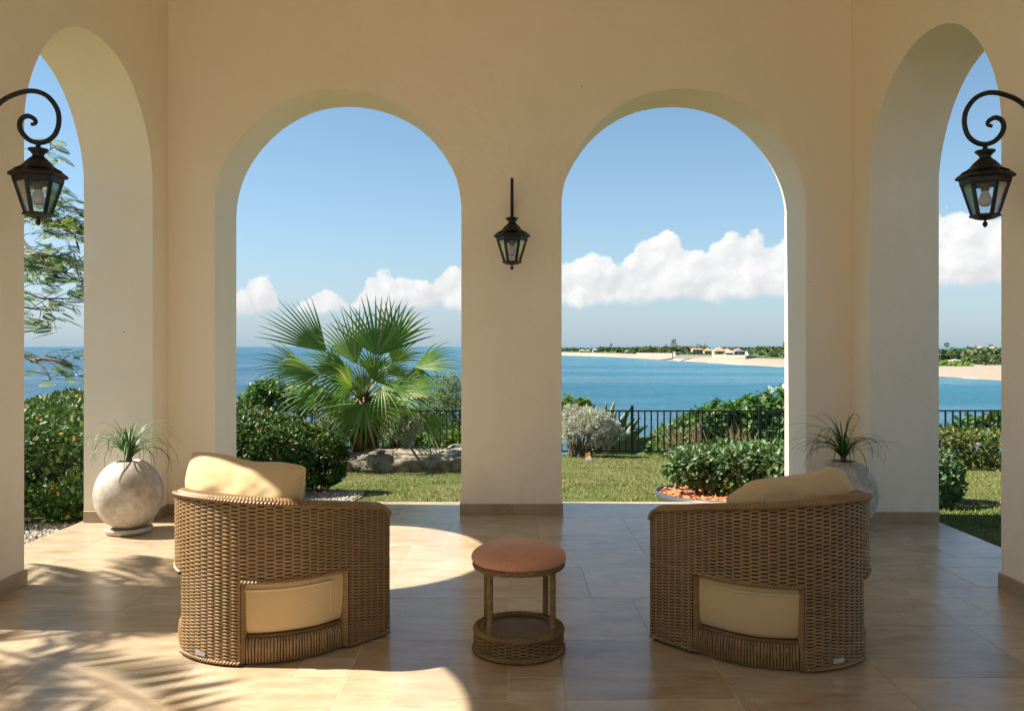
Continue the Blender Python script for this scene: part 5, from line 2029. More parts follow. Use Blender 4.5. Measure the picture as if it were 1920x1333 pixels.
F_(772, 768, -0.1, 750, 830, 0.0, (0.4, -1, 0.2), 0.36, 150, 22, 0.4, 13, 0.3)
F_(725, 700, 0.6, 800, 672, 0.6, (0.2, -0.7, 0.7), 0.60, 120, 26, 0.5, 16, 0.2)
F_(640, 745, -0.55, 590, 790, -0.2, (0, -1, 0.4), 0.50, 130, 26, 0.5, 17, 0.3)
F_(716, 722, -0.7, 765, 765, -0.3, (0.2, -1, 0.4), 0.52, 140, 26, 0.5, 18, 0.2)
F_(660, 725, -0.75, 620, 700, -0.3, (0.1, -1, 0.5), 0.50, 140, 28, 0.5, 22, 0.2)
F_(655, 770, -0.5, 610, 830, -0.2, (-0.2, -1, 0.4), 0.50, 110, 26, 0.4, 31, 0.3)
F_(725, 760, -0.6, 770, 820, -0.2, (0.2, -1, 0.4), 0.50, 110, 26, 0.4, 32, 0.3)
F_(640, 700, 0.2, 570, 650, 0.1, (0.2, -0.8, 0.5), 0.75, 90, 26, 0.3, 33, 0.1)
F_(700, 700, 0.0, 700, 630, 0.1, (0.2, -1, 0.3), 0.50, 120, 26, 0.3, 34, 0.1)
F_(660, 730, 0.2, 600, 770, 0.2, (-0.2, -0.8, 0.5), 0.62, 110, 28, 0.5, 35, 0.2)
F_(720, 745, 0.2, 790, 750, 0.1, (0.2, -0.8, 0.5), 0.62, 110, 28, 0.5, 36, 0.2)
F_(735, 680, 0.2, 775, 620, 0.2, (0.4, -0.9, 0.2), 0.60, 100, 26, 0.4, 37, 0.1)
F_(700, 714, -0.75, 735, 655, -0.3, (0.1, -1, 0.3), 0.46, 140, 30, 0.3, 41, 0.1)
F_(682, 732, -0.6, 650, 668, 0.1, (-0.2, -1, 0.3), 0.48, 120, 28, 0.3, 42, 0.1)
F_(735, 742, -0.4, 800, 715, -0.2, (0.1, -0.8, 0.5), 0.60, 100, 28, 0.4, 43, 0.15)
# trunk with old leaf bases
mb = MB()
tp = [(0, 0, -0.06), (-0.02, 0, 0.15), (-0.03, 0, 0.40), (crown.x, 0, crown.z)]
mb.tube(tp, [0.20, 0.19, 0.16, 0.10], 14)
mb.build('trunk', M['boot'], pr_, True)
mb0 = MB()
vs = []
for i in range(7):
    f = i / 6
    z = 0.24 * f
    out = 0.02 + 0.11 * f ** 1.5 - 0.03 * (f > 0.9)
    w = 0.055 * (1 - 0.55 * f) + 0.008
    vs += [(-w, -out + 0.012, z), (0, -out - 0.012, z), (w, -out + 0.012, z), (0, -out + 0.03, z)]
fs = []
for i in range(6):
    for j in range(4):
        fs.append((i * 4 + j, i * 4 + (j + 1) % 4, i * 4 + 4 + (j + 1) % 4, i * 4 + 4 + j))
fs += [(3, 2, 1, 0), (24, 25, 26, 27)]
mb0.add(vs, fs)
boot0 = mb0.build('leaf_base', M['boot'], pr_, True)
rs = random.Random(2)
for k in range(40):
    o = boot0 if k == 0 else boot0.copy()
    if k:
        COL.objects.link(o)
        o.parent = pr_
    a = k * 2.399
    h = 0.02 + 0.42 * (k / 40)
    r = 0.155 - 0.05 * k / 40
    o.location = (r * math.sin(a) - 0.02, -r * math.cos(a), h)
    s = rs.uniform(1.25, 1.8)
    o.scale = (s, s, s)
    o.rotation_euler = (R(rs.uniform(-35, 12)), R(rs.uniform(-18, 18)), a)

# rocks under the palm
def rock(label, c, size, seed, rotz=0, lab_cat='rock', n=70, amp=1.0):
    nu, nv = n, n // 2
    u = np.linspace(0, 2 * math.pi, nu, endpoint=False)
    v = np.linspace(-math.pi / 2, math.pi / 2, nv)
    V = []
    for a in u:
        for b in v:
            d = Vector((math.cos(a) * math.cos(b), math.sin(a) * math.cos(b), math.sin(b)))
            e = 0.6
            q = Vector((math.copysign(abs(d.x) ** e, d.x), math.copysign(abs(d.y) ** e, d.y), math.copysign(abs(d.z) ** e, d.z)))
            q = Vector((q.x * size[0], q.y * size[1], q.z * size[2]))
            k = 1 + amp * (0.10 * mnoise.noise(q * 2.1 + Vector((seed, 0, 0))) + 0.07 * mnoise.noise(q * 5.3 + Vector((0, seed, 0))) + 0.06 * mnoise.noise(q * 13 + Vector((0, 0, seed))) + 0.035 * mnoise.noise(q * 29 + Vector((seed, 0, seed))))
            cv = mnoise.noise(q * 3.2 + Vector((seed, seed, 2)))
            k -= 0.26 * amp * max(0, cv - 0.25)
            V.append(tuple(q * k))
    o = link('rock', np_mesh('rock', np.array(V), grid_faces(nu, nv, True), M['rock'], True))
    o.location = c
    o.rotation_euler = (0, 0, rotz)
    tag(o, label, lab_cat)
    return o


rk = at(770, 870, 11.5)
rock('long weathered limestone rock lying at the edge of the lawn below the palm', (rk.x + 0.12, 11.75, gz(0, 11.5) + 0.10), (1.05, 0.42, 0.19), 3.3, 0.0, n=190)
q = at(860, 838, 12.2)
rock('pitted rock end behind the long rock, next to the middle pier', (q.x + 0.1, 12.4, gz(0, 12.2) + 0.12), (0.34, 0.26, 0.21), 7.7, R(-12), n=60)
q = at(640, 868, 11.6)
rock('low rounded rock beside the palm trunk, touching the hedge', (q.x - 0.12, 11.7, gz(0, 11.6) + 0.06), (0.36, 0.34, 0.17), 5.1, R(15), n=60)

# the small stone with an orange piece behind it on the lawn
q = at(1104, 868, 13.8)
t = thing('garden_stone', 'small pale pointed stone with an orange shard behind it on the lawn', 'stone', (q.x, 13.8, gz(q.x, 13.8)), 0)
mb = MB()
mb.add([(-0.07, -0.05, -0.01), (0.06, -0.06, -0.01), (0.075, 0.05, -0.01), (-0.06, 0.05, -0.01), (-0.055, -0.04, 0.045), (0.05, -0.05, 0.05), (0.06, 0.03, 0.055), (-0.04, 0.04, 0.05), (0.01, -0.01, 0.115), (0.03, 0.0, 0.10)],
       [(0, 1, 5, 4), (1, 2, 6, 5), (2, 3, 7, 6), (3, 0, 4, 7), (4, 5, 8), (5, 6, 9), (5, 9, 8), (6, 7, 9), (7, 8, 9), (7, 4, 8), (3, 2, 1, 0)])
mb.build('stone', M['h_stone'], t).name = 'stone_body'
mb = MB()
mb.add([(-0.05, 0.065, -0.01), (0.03, 0.06, -0.01), (0.035, 0.075, 0.13), (0.022, 0.075, 0.15), (0.0, 0.078, 0.125), (-0.045, 0.08, 0.13), (-0.05, 0.09, -0.01), (0.03, 0.085, -0.01), (0.035, 0.10, 0.13), (0.022, 0.10, 0.15), (0.0, 0.10, 0.125), (-0.045, 0.10, 0.13)],
       [(0, 1, 2, 3, 4, 5), (11, 10, 9, 8, 7, 6), (0, 6, 7, 1), (1, 7, 8, 2), (2, 8, 9, 3), (3, 9, 10, 4), (4, 10, 11, 5), (5, 11, 6, 0)])
mb.build('orange_shard', M['orange'], t)

# ------------------------------------------------------------------ beds: gravel, mulch, edging
def bed(name, outline, mat, z_up=0.012):
    n = len(outline)
    mb = MB()
    cx = sum(p[0] for p in outline) / n
    cy = sum(p[1] for p in outline) / n
    vs = [(cx, cy, gz(cx, cy) + z_up + 0.02)] + [(x, y, gz(x, y) + z_up) for x, y in outline]
    mb.add(vs, [(0, i + 1, (i + 1) % n + 1) for i in range(n)])
    o = mb.build(name, mat, None, True)
    kind(o, 'structure')
    return o


def inside(outline, n, shrink=0.98):
    pts = []
    xs_ = [p[0] for p in outline]
    ys_ = [p[1] for p in outline]
    cx, cy = sum(xs_) / len(xs_), sum(ys_) / len(ys_)
    while len(pts) < n:
        x, y = random.uniform(min(xs_), max(xs_)), random.uniform(min(ys_), max(ys_))
        c = False
        j = len(outline) - 1
        for i in range(len(outline)):
            xi, yi = outline[i]
            xj, yj = outline[j]
            if (yi > y) != (yj > y) and x < (xj - xi) * (y - yi) / (yj - yi) + xi:
                c = not c
            j = i
        if c:
            pts.append((cx + (x - cx) * shrink, cy + (y - cy) * shrink))
    return pts


def pebbles(name, pts, size, mat, chips=False):
    n = len(pts)
    P = np.array([(x, y, gz(x, y) + 0.02) for x, y in pts])
    sz = rng.uniform(0.6, 1.3, n) * size
    if chips:
        D = rand_dirs(n)
        D[:, 2] *= 0.3
        V, F = leaf_arrays(P + np.array([0, 0, 0.012]), unit(D), unit(rand_dirs(n) * 0.5 + np.array([0, 0, 1])), sz * 2.2, sz * 0.8, 0.3, 0.0)
        o = link(name, np_mesh(name, V, F, mat))
    else:
        oct_ = np.array([(1, 0, 0), (-1, 0, 0), (0, 1, 0), (0, -1, 0), (0, 0, 0.7), (0, 0, -0.7)], float)
        Fo = np.array([(0, 2, 4), (2, 1, 4), (1, 3, 4), (3, 0, 4), (2, 0, 5), (1, 2, 5), (3, 1, 5), (0, 3, 5)])
        sc = oct_[None] * sz[:, None, None] * rng.uniform(0.7, 1.3, (n, 6, 1))
        ang = rng.uniform(0, 6.28, n)
        ca, sa = np.cos(ang)[:, None], np.sin(ang)[:, None]
        X = sc[..., 0] * ca - sc[..., 1] * sa
        Y = sc[..., 0] * sa + sc[..., 1] * ca
        V = (np.stack([X, Y, sc[..., 2]], -1) + P[:, None, :]).reshape(-1, 3)
        F = (Fo[None] + (np.arange(n) * 6)[:, None, None]).reshape(-1, 3)
        o = link(name, np_mesh(name, V, F, mat))
    kind(o, 'stuff')
    return o


g1 = [(-1.52 + 0.10 * math.cos(a), 7.9 + 0.62 * math.sin(a)) if math.cos(a) > 0 else (-1.52 + 2.6 * math.cos(a), 7.9 + 0.62 * math.sin(a)) for a in np.linspace(0, 2 * math.pi, 40)[:-1]]
g1 = [(x, y + (0.25 if x < -1.9 else 0)) for x, y in g1]
bed('gravel_bed', g1, M['bed'])
pebbles('gravel', inside(g1, 3200), 0.014, M['pebble'])
g2 = [(-3.09, -3.6), (-3.09, 6.2), (-3.2, 8.0), (-5.6, 9.0), (-5.6, -3.6)]  # gravel strip, carried on out of view to bounce sunlight indoors
bed('gravel_bed', g2, M['bed'])
g2p = [(-3.10, 4.7), (-3.10, 6.3), (-3.7, 6.3), (-3.7, 4.7)]
pebbles('gravel', inside(g2p, 2600, 1.0), 0.013, M['pebble'])
mo = [(1.80 + 0.42 * math.cos(a), 8.0 + 0.85 * math.sin(a)) for a in np.linspace(math.pi / 2, 3 * math.pi / 2, 16)] + [(2.2, 7.10), (3.0, 7.0), (3.3, 7.25), (3.3, 8.1), (2.6, 8.75)]
bed('mulch_bed', mo, M['mulch_bed'])
pebbles('mulch', inside(mo, 3800), 0.020, M['chip'], True)
mb = MB()
loop = mo + [mo[0]]
vs, fs = [], []
for i, (x, y) in enumerate(loop):
    nxp = loop[(i + 1) % len(loop)] if i < len(loop) - 1 else loop[1]
    pvp = loop[i - 1] if i > 0 else loop[-2]
    tx, ty = nxp[0] - pvp[0], nxp[1] - pvp[1]
    l = math.hypot(tx, ty)
    nx_g, ny_g = ty / l, -tx / l
    z = gz(x, y)
    vs += [(x + nx_g * 0.013, y + ny_g * 0.013, z - 0.03), (x + nx_g * 0.013, y + ny_g * 0.013, z + 0.055), (x - nx_g * 0.013, y - ny_g * 0.013, z + 0.055), (x - nx_g * 0.013, y - ny_g * 0.013, z - 0.03)]
for i in range(len(loop) - 1):
    for j in range(4):
        fs.append((i * 4 + j, i * 4 + (j + 1) % 4, i * 4 + 4 + (j + 1) % 4, i * 4 + 4 + j))
mb.add(vs, fs)
o = mb.build('lawn_edging', M['edging'], None, True)
tag(o, 'curved dark edging strip round the orange mulch bed', 'edging')

# grass blades on the lawn where it is seen
n = 90000
gx = rng.uniform(-3.0, 10.5, n)
gy = 6.88 + rng.power(1.0, n) * 9.3
gx = np.concatenate([gx, rng.uniform(3.07, 4.6, 12000)])
gy = np.concatenate([gy, rng.uniform(4.6, 6.9, 12000)])
n = len(gx)
ok = (np.abs(gx) < gy * 0.62 + 0.6)
patch = np.array([mnoise.noise(Vector((x * 0.9, y * 0.9, 5))) for x, y in zip(gx, gy)])
ok &= (patch > -0.35) | (rng.uniform(size=n) < 0.5)


def in_poly(px_, py_, poly):
    c = np.zeros(len(px_), bool)
    j = len(poly) - 1
    for i in range(len(poly)):
        xi, yi = poly[i]
        xj, yj = poly[j]
        cond = ((yi > py_) != (yj > py_)) & (px_ < (xj - xi) * (py_ - yi) / (yj - yi + 1e-12) + xi)
        c ^= cond
        j = i
    return c


ok &= ~in_poly(gx, gy, mo) & ~in_poly(gx, gy, g1)
gx, gy, patch = gx[ok], gy[ok], patch[ok]
n = len(gx)
gzv = -0.09 - (np.clip(gy, 6.9, 16.4) - 6.9) * 0.0775
P = np.column_stack([gx, gy, gzv - 0.004])
hgt = rng.uniform(0.014, 0.034, n) * (1 + 0.5 * np.clip(patch, -0.5, 1))
az = rng.uniform(0, 6.283, n)
ln = rng.uniform(0.1, 0.9, n)
tip = P + np.column_stack([np.cos(az) * hgt * ln, np.sin(az) * hgt * ln, hgt])
sd = np.column_stack([-np.sin(az), np.cos(az), 0 * az]) * rng.uniform(0.003, 0.006, n)[:, None]
V = np.stack([P - sd, P + sd, tip], 1).reshape(-1, 3)
F = np.arange(n * 3).reshape(-1, 3)
o = link('grass', np_mesh('grass', V, F, M['grass']))
kind(o, 'stuff')

# ------------------------------------------------------------------ feathery tree seen through the left arch
def feather_tree():
    rs = np.random.default_rng(5)
    b = Vector((-7.6, 12.2, gz(-7.6, 12.2)))
    t = thing('feathery_tree', 'feathery leaved tree with thin spreading branches and dark pods beyond the left side arch', 'tree', b, 0)
    mb = MB()
    trunk = [Vector((0, 0, -0.1)), Vector((0.1, 0, 1.2)), Vector((-0.05, 0.1, 2.4)), Vector((0.15, 0, 3.4))]
    mb.tube(trunk, [0.17, 0.14, 0.12, 0.09], 10)
    mb.build('trunk', M['bark'], t, True)
    br = MB()
    leaves_at = []
    # main branches as photo polylines (px, py, depth)
    lines = [
        [(0, 420, 12.0), (45, 455, 11.6), (80, 490, 11.3), (110, 520, 11.1), (165, 530, 11.0), (200, 520, 10.9)],
        [(-20, 470, 12.0), (30, 495, 11.4), (70, 500, 11.2), (120, 512, 11.0), (170, 470, 10.9)],
        [(-10, 420, 12.0), (50, 400, 11.5), (95, 412, 11.3), (135, 435, 11.1), (165, 440, 11.0)],
        [(-10, 400, 12.1), (40, 370, 11.6), (90, 378, 11.4), (140, 392, 11.2), (170, 400, 11.0)],
        [(-20, 360, 12.1), (40, 320, 11.6), (70, 295, 11.4), (105, 275, 11.2)],
        [(-15, 520, 12.0), (40, 545, 11.5), (80, 560, 11.3), (130, 560, 11.1), (160, 540, 11.0)],
        [(0, 560, 12.0), (40, 575, 11.4), (70, 580, 11.3), (95, 582, 11.2)],
        [(-10, 610, 12.0), (30, 605, 11.4), (60, 608, 11.3), (82, 602, 11.2)],
        [(0, 620, 12.0), (40, 622, 11.5), (65, 620, 11.4), (88, 613, 11.3)],
        [(-20, 640, 12.0), (44, 668, 11.4), (75, 682, 11.3), (90, 700, 11.2), (95, 715, 11.15)],
        [(60, 676, 11.4), (80, 672, 11.3), (110, 676, 11.2), (130, 688, 11.1)],
        [(-10, 480, 12.2), (30, 470, 11.8), (70, 478, 11.5), (110, 480, 11.3), (150, 500, 11.2)],
        [(0, 345, 12.2), (45, 345, 11.7), (80, 340, 11.5), (115, 352, 11.3)],
        [(55, 405, 11.5), (100, 420, 11.3), (140, 440, 11.1)],
    ]
    dens = [10, 12, 11, 13, 4, 5, 3, 1, 1, 3, 3, 11, 4, 8]
    start = b + trunk[-1]
    for pl, dn in zip(lines, dens):
        pts = [at(*p) - b for p in pl]
        if pl[0][0] < 10:
            pts = [trunk[2].lerp(trunk[3], rs.uniform(0, 1))] + pts
        nP = len(pts)
        r0 = 0.035
        br.tube(pts, [max(0.005, r0 * (1 - i / nP) ** 1.3) for i in range(nP)], 6)
        for k in range(dn * 4):
            f = rs.uniform(0.30 if len(pts) > 4 else 0.2, 1.0) * (nP - 1)
            i = min(int(f), nP - 2)
            p = pts[i].lerp(pts[i + 1], f - i)
            q = p + Vector((rs.normal() * 0.16, rs.normal() * 0.22, rs.normal() * 0.11))
            br.tube([p, p.lerp(q, 0.5) + Vector((0, 0, 0.02)), q], [0.006, 0.005, 0.003], 4, cap=False)
            leaves_at.append(q)
    br.build('limb', M['bark'], t, True)
    Ps, Ds, Ns, Ls, Ws = [], [], [], [], []
    for q in leaves_at:
        az = rs.uniform(-0.9, 0.9) + (0 if rs.uniform() < 0.75 else math.pi)
        d = Vector((math.cos(az), math.sin(az), rs.uniform(-0.35, 0.25))).normalized()
        up = Vector((rs.normal() * 0.4, -0.55 + rs.normal() * 0.4, 0.8)).normalized()
        sd = d.cross(up).normalized()
        up = sd.cross(d)
        L = rs.uniform(0.16, 0.30)
        npair = 9
        for i in range(npair):
            f = (i + 1) / npair
            p = q + d * (L * f) - up * (0.05 * f * f)
            for sg in (-1, 1):
                dd = (sd * sg + d * 0.55 - up * 0.15).normalized()
                Ps.append(p); Ds.append(dd); Ns.append(up)
                Ls.append(0.062 * math.sin(math.pi * (0.2 + 0.72 * f)) + 0.015)
                Ws.append(0.021)
    V, F = leaf_arrays(np.array([tuple(v) for v in Ps]), np.array([tuple(v) for v in Ds]), np.array([tuple(v) for v in Ns]), np.array(Ls), np.array(Ws), 0.15, 0.1)
    f = link('foliage', np_mesh('foliage', V, F, M['feather'], True), t)
    kind(f, 'stuff')
    for px, py in ((141, 432), (140, 480)):
        p0 = at(px, py, 11.0) - b
        mb = MB()
        mb.tube([p0, p0 + Vector((0.01, 0, -0.12)), p0 + Vector((0.045, 0, -0.24)), p0 + Vector((0.055, 0, -0.27))], [0.008, 0.020, 0.018, 0.004], 8, flat=0.5)
        mb.build('seed_pod', M['pod'], t, True)


feather_tree()


# feather palm just outside the left colonnade: its fronds throw the shadows on the floor
def feather_palm(base_xy, crown_z, label, specs, seed):
    rs = np.random.default_rng(seed)
    b = Vector((base_xy[0], base_xy[1], gz(*base_xy)))
    t = thing('feather_palm', label, 'palm tree', b, 0)
    mb = MB()
    mb.tube([(0, 0, -0.1), (0.04, 0.02, 1.0), (0, 0, crown_z - b.z)], [0.13, 0.10, 0.08], 12)
    mb.build('trunk', M['bark'], t, True)
    for az, L, up in specs:
        az, el = R(az), R(up)
        n = 24
        pts = [Vector((0, 0, crown_z - b.z))]
        for i in range(n):
            d = Vector((math.cos(el) * math.cos(az), math.cos(el) * math.sin(az), math.sin(el)))
            pts.append(pts[-1] + d * (L / n))
            el -= 0.065
        side = Vector((-math.sin(az), math.cos(az), 0))
        Ps, Ds, Ns, Ls = [], [], [], []
        for i in range(4, n):
            for h in (0, 0.5):
                p = pts[i].lerp(pts[i + 1], h)
                d = (pts[i + 1] - pts[i]).normalized()
                for sg in (-1, 1):
                    Ps.append(tuple(p))
                    Ds.append(tuple((side * sg + d * 0.75 + Vector((0, 0, rs.uniform(-0.25, 0.15)))).normalized()))
                    Ns.append((0, 0, 1))
                    Ls.append(0.52 * math.sin(math.pi * (0.12 + 0.80 * i / n)) * rs.uniform(0.85, 1.1))
        V, F = leaf_arrays(np.array(Ps), np.array(Ds), np.array(Ns), np.array(Ls), 0.030, 0.4, 0.25)
        fo = link('frond', np_mesh('frond', V, F, M['pinnate'], True), t)
        m2 = MB()
        m2.tube(pts, [0.016 * (1 - 0.8 * i / n) for i in range(n + 1)], 6)
        m2.build('rachis', M['petiole'], fo, True)
    return t


feather_palm((-6.0, 3.75), 4.05, 'feather palm just outside the left colonnade throwing frond shadows across the floor',
             [(34, 1.9, 35), (52, 1.8, 28), (-36, 1.9, 35), (-55, 1.8, 26), (75, 1.7, 35), (-80, 1.7, 30), (120, 1.6, 40), (-130, 1.6, 42), (180, 1.6, 40), (22, 1.7, 5), (-24, 1.7, 3), (-68, 1.8, 8), (65, 1.8, 8)], 3)

# ------------------------------------------------------------------ far shore
def house(name_label, px0, px1, ytop, yeave, ybase, gel, wall, roof, rtype, nwin=3, depth_m=9.0, overhang=0.6, shutter=None, porch=False):
    dist = (12.0 - gel) * FPX / (ybase - 650)
    zb = SEA_Z + gel - 0.3
    x0, x1 = (px0 - 960) / FPX * dist, (px1 - 960) / FPX * dist
    ze = EYE - (yeave - 650) / FPX * dist
    zt = EYE - (ytop - 650) / FPX * dist
    cx = (x0 + x1) / 2
    t = thing('house', name_label, 'house', (cx, dist, zb), 0, 'houses along the far beach')
    w = (x1 - x0) / 2
    he, ht = ze - zb, zt - zb
    mb = MB()
    mb.box(-w, w, 0, depth_m, 0, he)
    mb.build('wall', wall, t)
    mb = MB()
    o = overhang
    if rtype == 'hip':
        r = max(0.0, w - depth_m * 0.5)
        vs = [(-w - o, -o, he + .02), (w + o, -o, he + .02), (w + o, depth_m + o, he + .02), (-w - o, depth_m + o, he + .02), (-r, depth_m / 2, ht), (r + 0.01, depth_m / 2, ht)]
        mb.add(vs, [(0, 1, 5, 4), (1, 2, 5), (2, 3, 4, 5), (3, 0, 4), (3, 2, 1, 0)])
    elif rtype == 'gable':
        vs = [(-w - o, -o, he), (w + o, -o, he), (w + o, depth_m + o, he), (-w - o, depth_m + o, he), (0, -o, ht), (0, depth_m + o, ht)]
        mb.add(vs, [(0, 1, 4), (1, 2, 5, 4), (2, 3, 5), (3, 0, 4, 5), (3, 2, 1, 0)])
    elif rtype == 'mono':
        mb.add([(-w - o, -o, he + .02), (w + o, -o, he + .02), (w + o, depth_m + o, ht), (-w - o, depth_m + o, ht), (-w - o, -o, he + .25), (w + o, -o, he + .25), (w + o, depth_m + o, ht + .25), (-w - o, depth_m + o, ht + .25)],
               [(3, 2, 1, 0), (4, 5, 6, 7), (0, 1, 5, 4), (1, 2, 6, 5), (2, 3, 7, 6), (3, 0, 4, 7)])
    else:
        mb.box(-w - o, w + o, -o, depth_m + o, he + .02, ht)
    mb.build('roof', roof, t)
    for k in range(nwin):
        cxw = -w + 2 * w * (k + 0.5) / nwin
        ww = 2 * w / nwin * 0.27
        mb = MB()
        mb.box(cxw - ww, cxw + ww, -0.06, 0.06, he * 0.18, he * 0.78)
        mb.build('window', shutter if (shutter and k == 0) else M['h_glass'], t)
    if porch:
        for k in range(4):
            mb = MB()
            px_ = -w + 2 * w * k / 3
            mb.box(px_ - .18, px_ + .18, -2.4, -2.05, 0, he)
            mb.build('column', wall, t)
        mb = MB()
        mb.add([(-w, -2.6, he + .03), (w, -2.6, he + .03), (w * .35, 0.2, he + (ht - he) * 0.55), (-w * .35, 0.2, he + (ht - he) * 0.55), (-w, -2.6, he - .1), (w, -2.6, he - .1)], [(0, 1, 2, 3), (4, 5, 1, 0)])
        mb.build('porch_roof', M['r_blue'], t)
    return t


house('low far house with a pale roof at the tip of the beach', 1087, 1097, 655.3, 657.3, 660.3, 4.6, M['h_cream'], M['r_pale'], 'hip', 2)
house('small white far house beside the pale roofed one at the tip of the beach', 1098, 1107, 655.8, 657.6, 660.5, 4.6, M['h_white'], M['r_pale'], 'hip', 2)
house('grey white far house among trees near the radio mast', 1112, 1120, 653.2, 656, 660.3, 4.6, M['h_white'], M['r_grey'], 'hip', 2)
house('far house with a low pinkish roof left of the tall pine', 1123, 1132, 652.3, 654.8, 659.5, 4.6, M['h_cream'], M['r_tan'], 'hip', 2)
house('cream far house half hidden by round trees', 1154, 1163, 655.5, 657, 661, 4.6, M['h_cream'], M['r_pale'], 'hip', 2)
house('white far house with a flat roof between round trees', 1164, 1172, 656, 656.8, 661, 4.6, M['h_white'], M['r_grey'], 'flat', 2)
house('small white far house with a grey roof above the dune grass', 1173, 1180, 656.5, 658, 661.5, 4.6, M['h_white'], M['r_grey'], 'hip', 2)
house('far house with a red tiled roof beside the tall feathery pine', 1231, 1243, 652.8, 656, 662, 4.8, M['h_cream'], M['r_red'], 'hip', 2)
house('small white box shaped shed at the end of the beach wall', 1266, 1276, 660, 660.8, 666.0, 4.2, M['h_white'], M['h_white'], 'flat', 1)
house('tan roofed villa with a slanting roof and a blue door', 1299, 1318, 653.6, 655.5, 664.5, 4.6, M['h_cream'], M['r_tan'], 'mono', 3, shutter=M['h_blue'])
house('cream villa with a low pyramid roof next to the blue door villa', 1321, 1338, 652.4, 657.8, 663.8, 4.6, M['h_cream'], M['r_tan'], 'hip', 3)
house('largest far villa with a broad tan roof', 1340, 1362, 650.6, 658.2, 664.2, 4.6, M['h_cream'], M['r_tan'], 'hip', 4, 12)
house('tan roofed wing attached beside the largest far villa', 1360, 1372, 653.0, 658.0, 664.0, 4.6, M['h_cream'], M['r_tan'], 'hip', 2)
house('pale stone house with a shingle gable left of the blue roofed villa', 1361, 1375, 657, 661.5, 665.5, 4.4, M['h_stone'], M['r_pale'], 'hip', 2)
house('white villa with a blue porch roof and dark windows', 1376, 1396, 653.2, 659.2, 665.8, 4.2, M['h_white'], M['r_tan'], 'hip', 2, porch=True)
house('white open pergola house beside the blue porch villa', 1402, 1412, 658.8, 659.8, 665.2, 4.4, M['h_white'], M['h_white'], 'flat', 3)
house('far house with a pale blue grey roof by the dark trees', 1414, 1424, 656.3, 660, 664, 4.6, M['h_white'], M['r_bluegrey'], 'hip', 2)
house('low grey pointed beach hut next to the stone wall corner', 1399, 1411, 663.5, 668, 671.5, 4.0, M['h_greystone'], M['r_pale'], 'gable', 1, 5)
house('white house with a tan roof at the edge of the right side arch', 1752, 1764, 660, 666.5, 677.5, 3.4, M['h_white'], M['r_tan'], 'hip', 2)
house('low grey roofed beach house above the green dune', 1786, 1811, 673.4, 677.6, 681.2, 3.4, M['h_stone'], M['r_grey'], 'hip', 3)
house('tan roofed house showing above the treetops', 1837, 1852, 649.3, 654, 668, 4.6, M['h_cream'], M['r_tan'], 'hip', 3)
house('small house with a tan roof farthest right above the treetops', 1864, 1872, 649.4, 653, 668, 4.6, M['h_cream'], M['r_tan'], 'hip', 2)


def beach_wall(label, px0, px1, ytop, ybase0, ybase1, gel, mat):
    d0 = (12.0 - gel) * FPX / (ybase0 - 650)
    d1 = (12.0 - gel) * FPX / (ybase1 - 650)
    a = Vector(((px0 - 960) / FPX * d0, d0, 0))
    b = Vector(((px1 - 960) / FPX * d1, d1, 0))
    h = (ybase0 - ytop) / FPX * d0
    mb = MB()
    n = Vector((-(b - a).y, (b - a).x, 0)).normalized() * 0.4
    z0, z1 = SEA_Z + gel - 1.5, SEA_Z + gel + h
    vs = [p + s * n + Vector((0, 0, z)) for z in (z0, z1) for p in (a, b) for s in (-1, 1)]
    mb.add(vs, [(0, 2, 6, 4), (3, 1, 5, 7), (1, 0, 4, 5), (2, 3, 7, 6), (4, 6, 7, 5), (1, 3, 2, 0)])
    o = mb.build('beach_wall', mat)
    tag(o, label, 'wall', 'walls behind the far beach')


beach_wall('long beige wall behind the beach below the red roofed house', 1194, 1261, 661.3, 667, 668.5, 3.4, M['h_stone'])
beach_wall('low grey wall behind the beach below the tan villas', 1267, 1336, 665.5, 668.6, 669.6, 3.7, M['h_greystone'])
beach_wall('beige wall stepping down to the beach before the blue porch villa', 1336, 1398, 664.6, 669.8, 672.5, 3.7, M['h_stone'])
beach_wall('dark stone wall end at the corner of the far beach', 1398, 1418, 668.2, 673, 672.4, 3.7, M['h_greystone'])

# radio mast
q = at(1108.5, 658, 1400)
mb = MB()
mb.tube([(0, 0, -4), (0, 0, 10.5)], [0.35, 0.2], 5)
o = mb.build('radio_mast', M['r_grey'])
o.location = (q.x, 1400, SEA_Z + 4)
tag(o, 'thin radio mast rising above the far trees', 'mast')

# wooded belt behind the beach: one mass, then trees one can tell apart
rs = np.random.default_rng(77)
Vs, Fs, off = [], [], 0
Pw, Dw, Nw, Lw = [], [], [], []


def crown_points(cx, cy, cz, rx, rz, k):
    d = unit(rs.normal(size=(k, 3)))
    d[:, 2] = np.abs(d[:, 2]) * 1.0 - 0.25
    q = np.array([cx, cy, cz]) + d * np.array([rx, rx, rz]) * rs.uniform(0.75, 1.05, (k, 1))
    return q, d


def belt(px0, px1, ytop0, ytop1, gel, dist0, dist1, count, rmin, rmax, k=70):
    for _ in range(count):
        f = rs.uniform()
        px = px0 + (px1 - px0) * f
        yt = ytop0 - 0.9 + (ytop1 - ytop0) * f + abs(rs.normal()) * 1.5
        dist = (dist0 + (dist1 - dist0) * f) * rs.uniform(1.0, 1.22)
        X = (px - 960) / FPX * dist
        ztop = EYE - (yt - 650) / FPX * dist
        zg = SEA_Z + gel
        if ztop < zg + 1.2:
            ztop = zg + 1.2
        r = rs.uniform(rmin, rmax)
        q, d = crown_points(X, dist, (ztop + zg) / 2, r, (ztop - zg) / 2, k)
        Pw.append(q)
        Dw.append(d)
        Lw.append(np.full(k, r * 0.42))


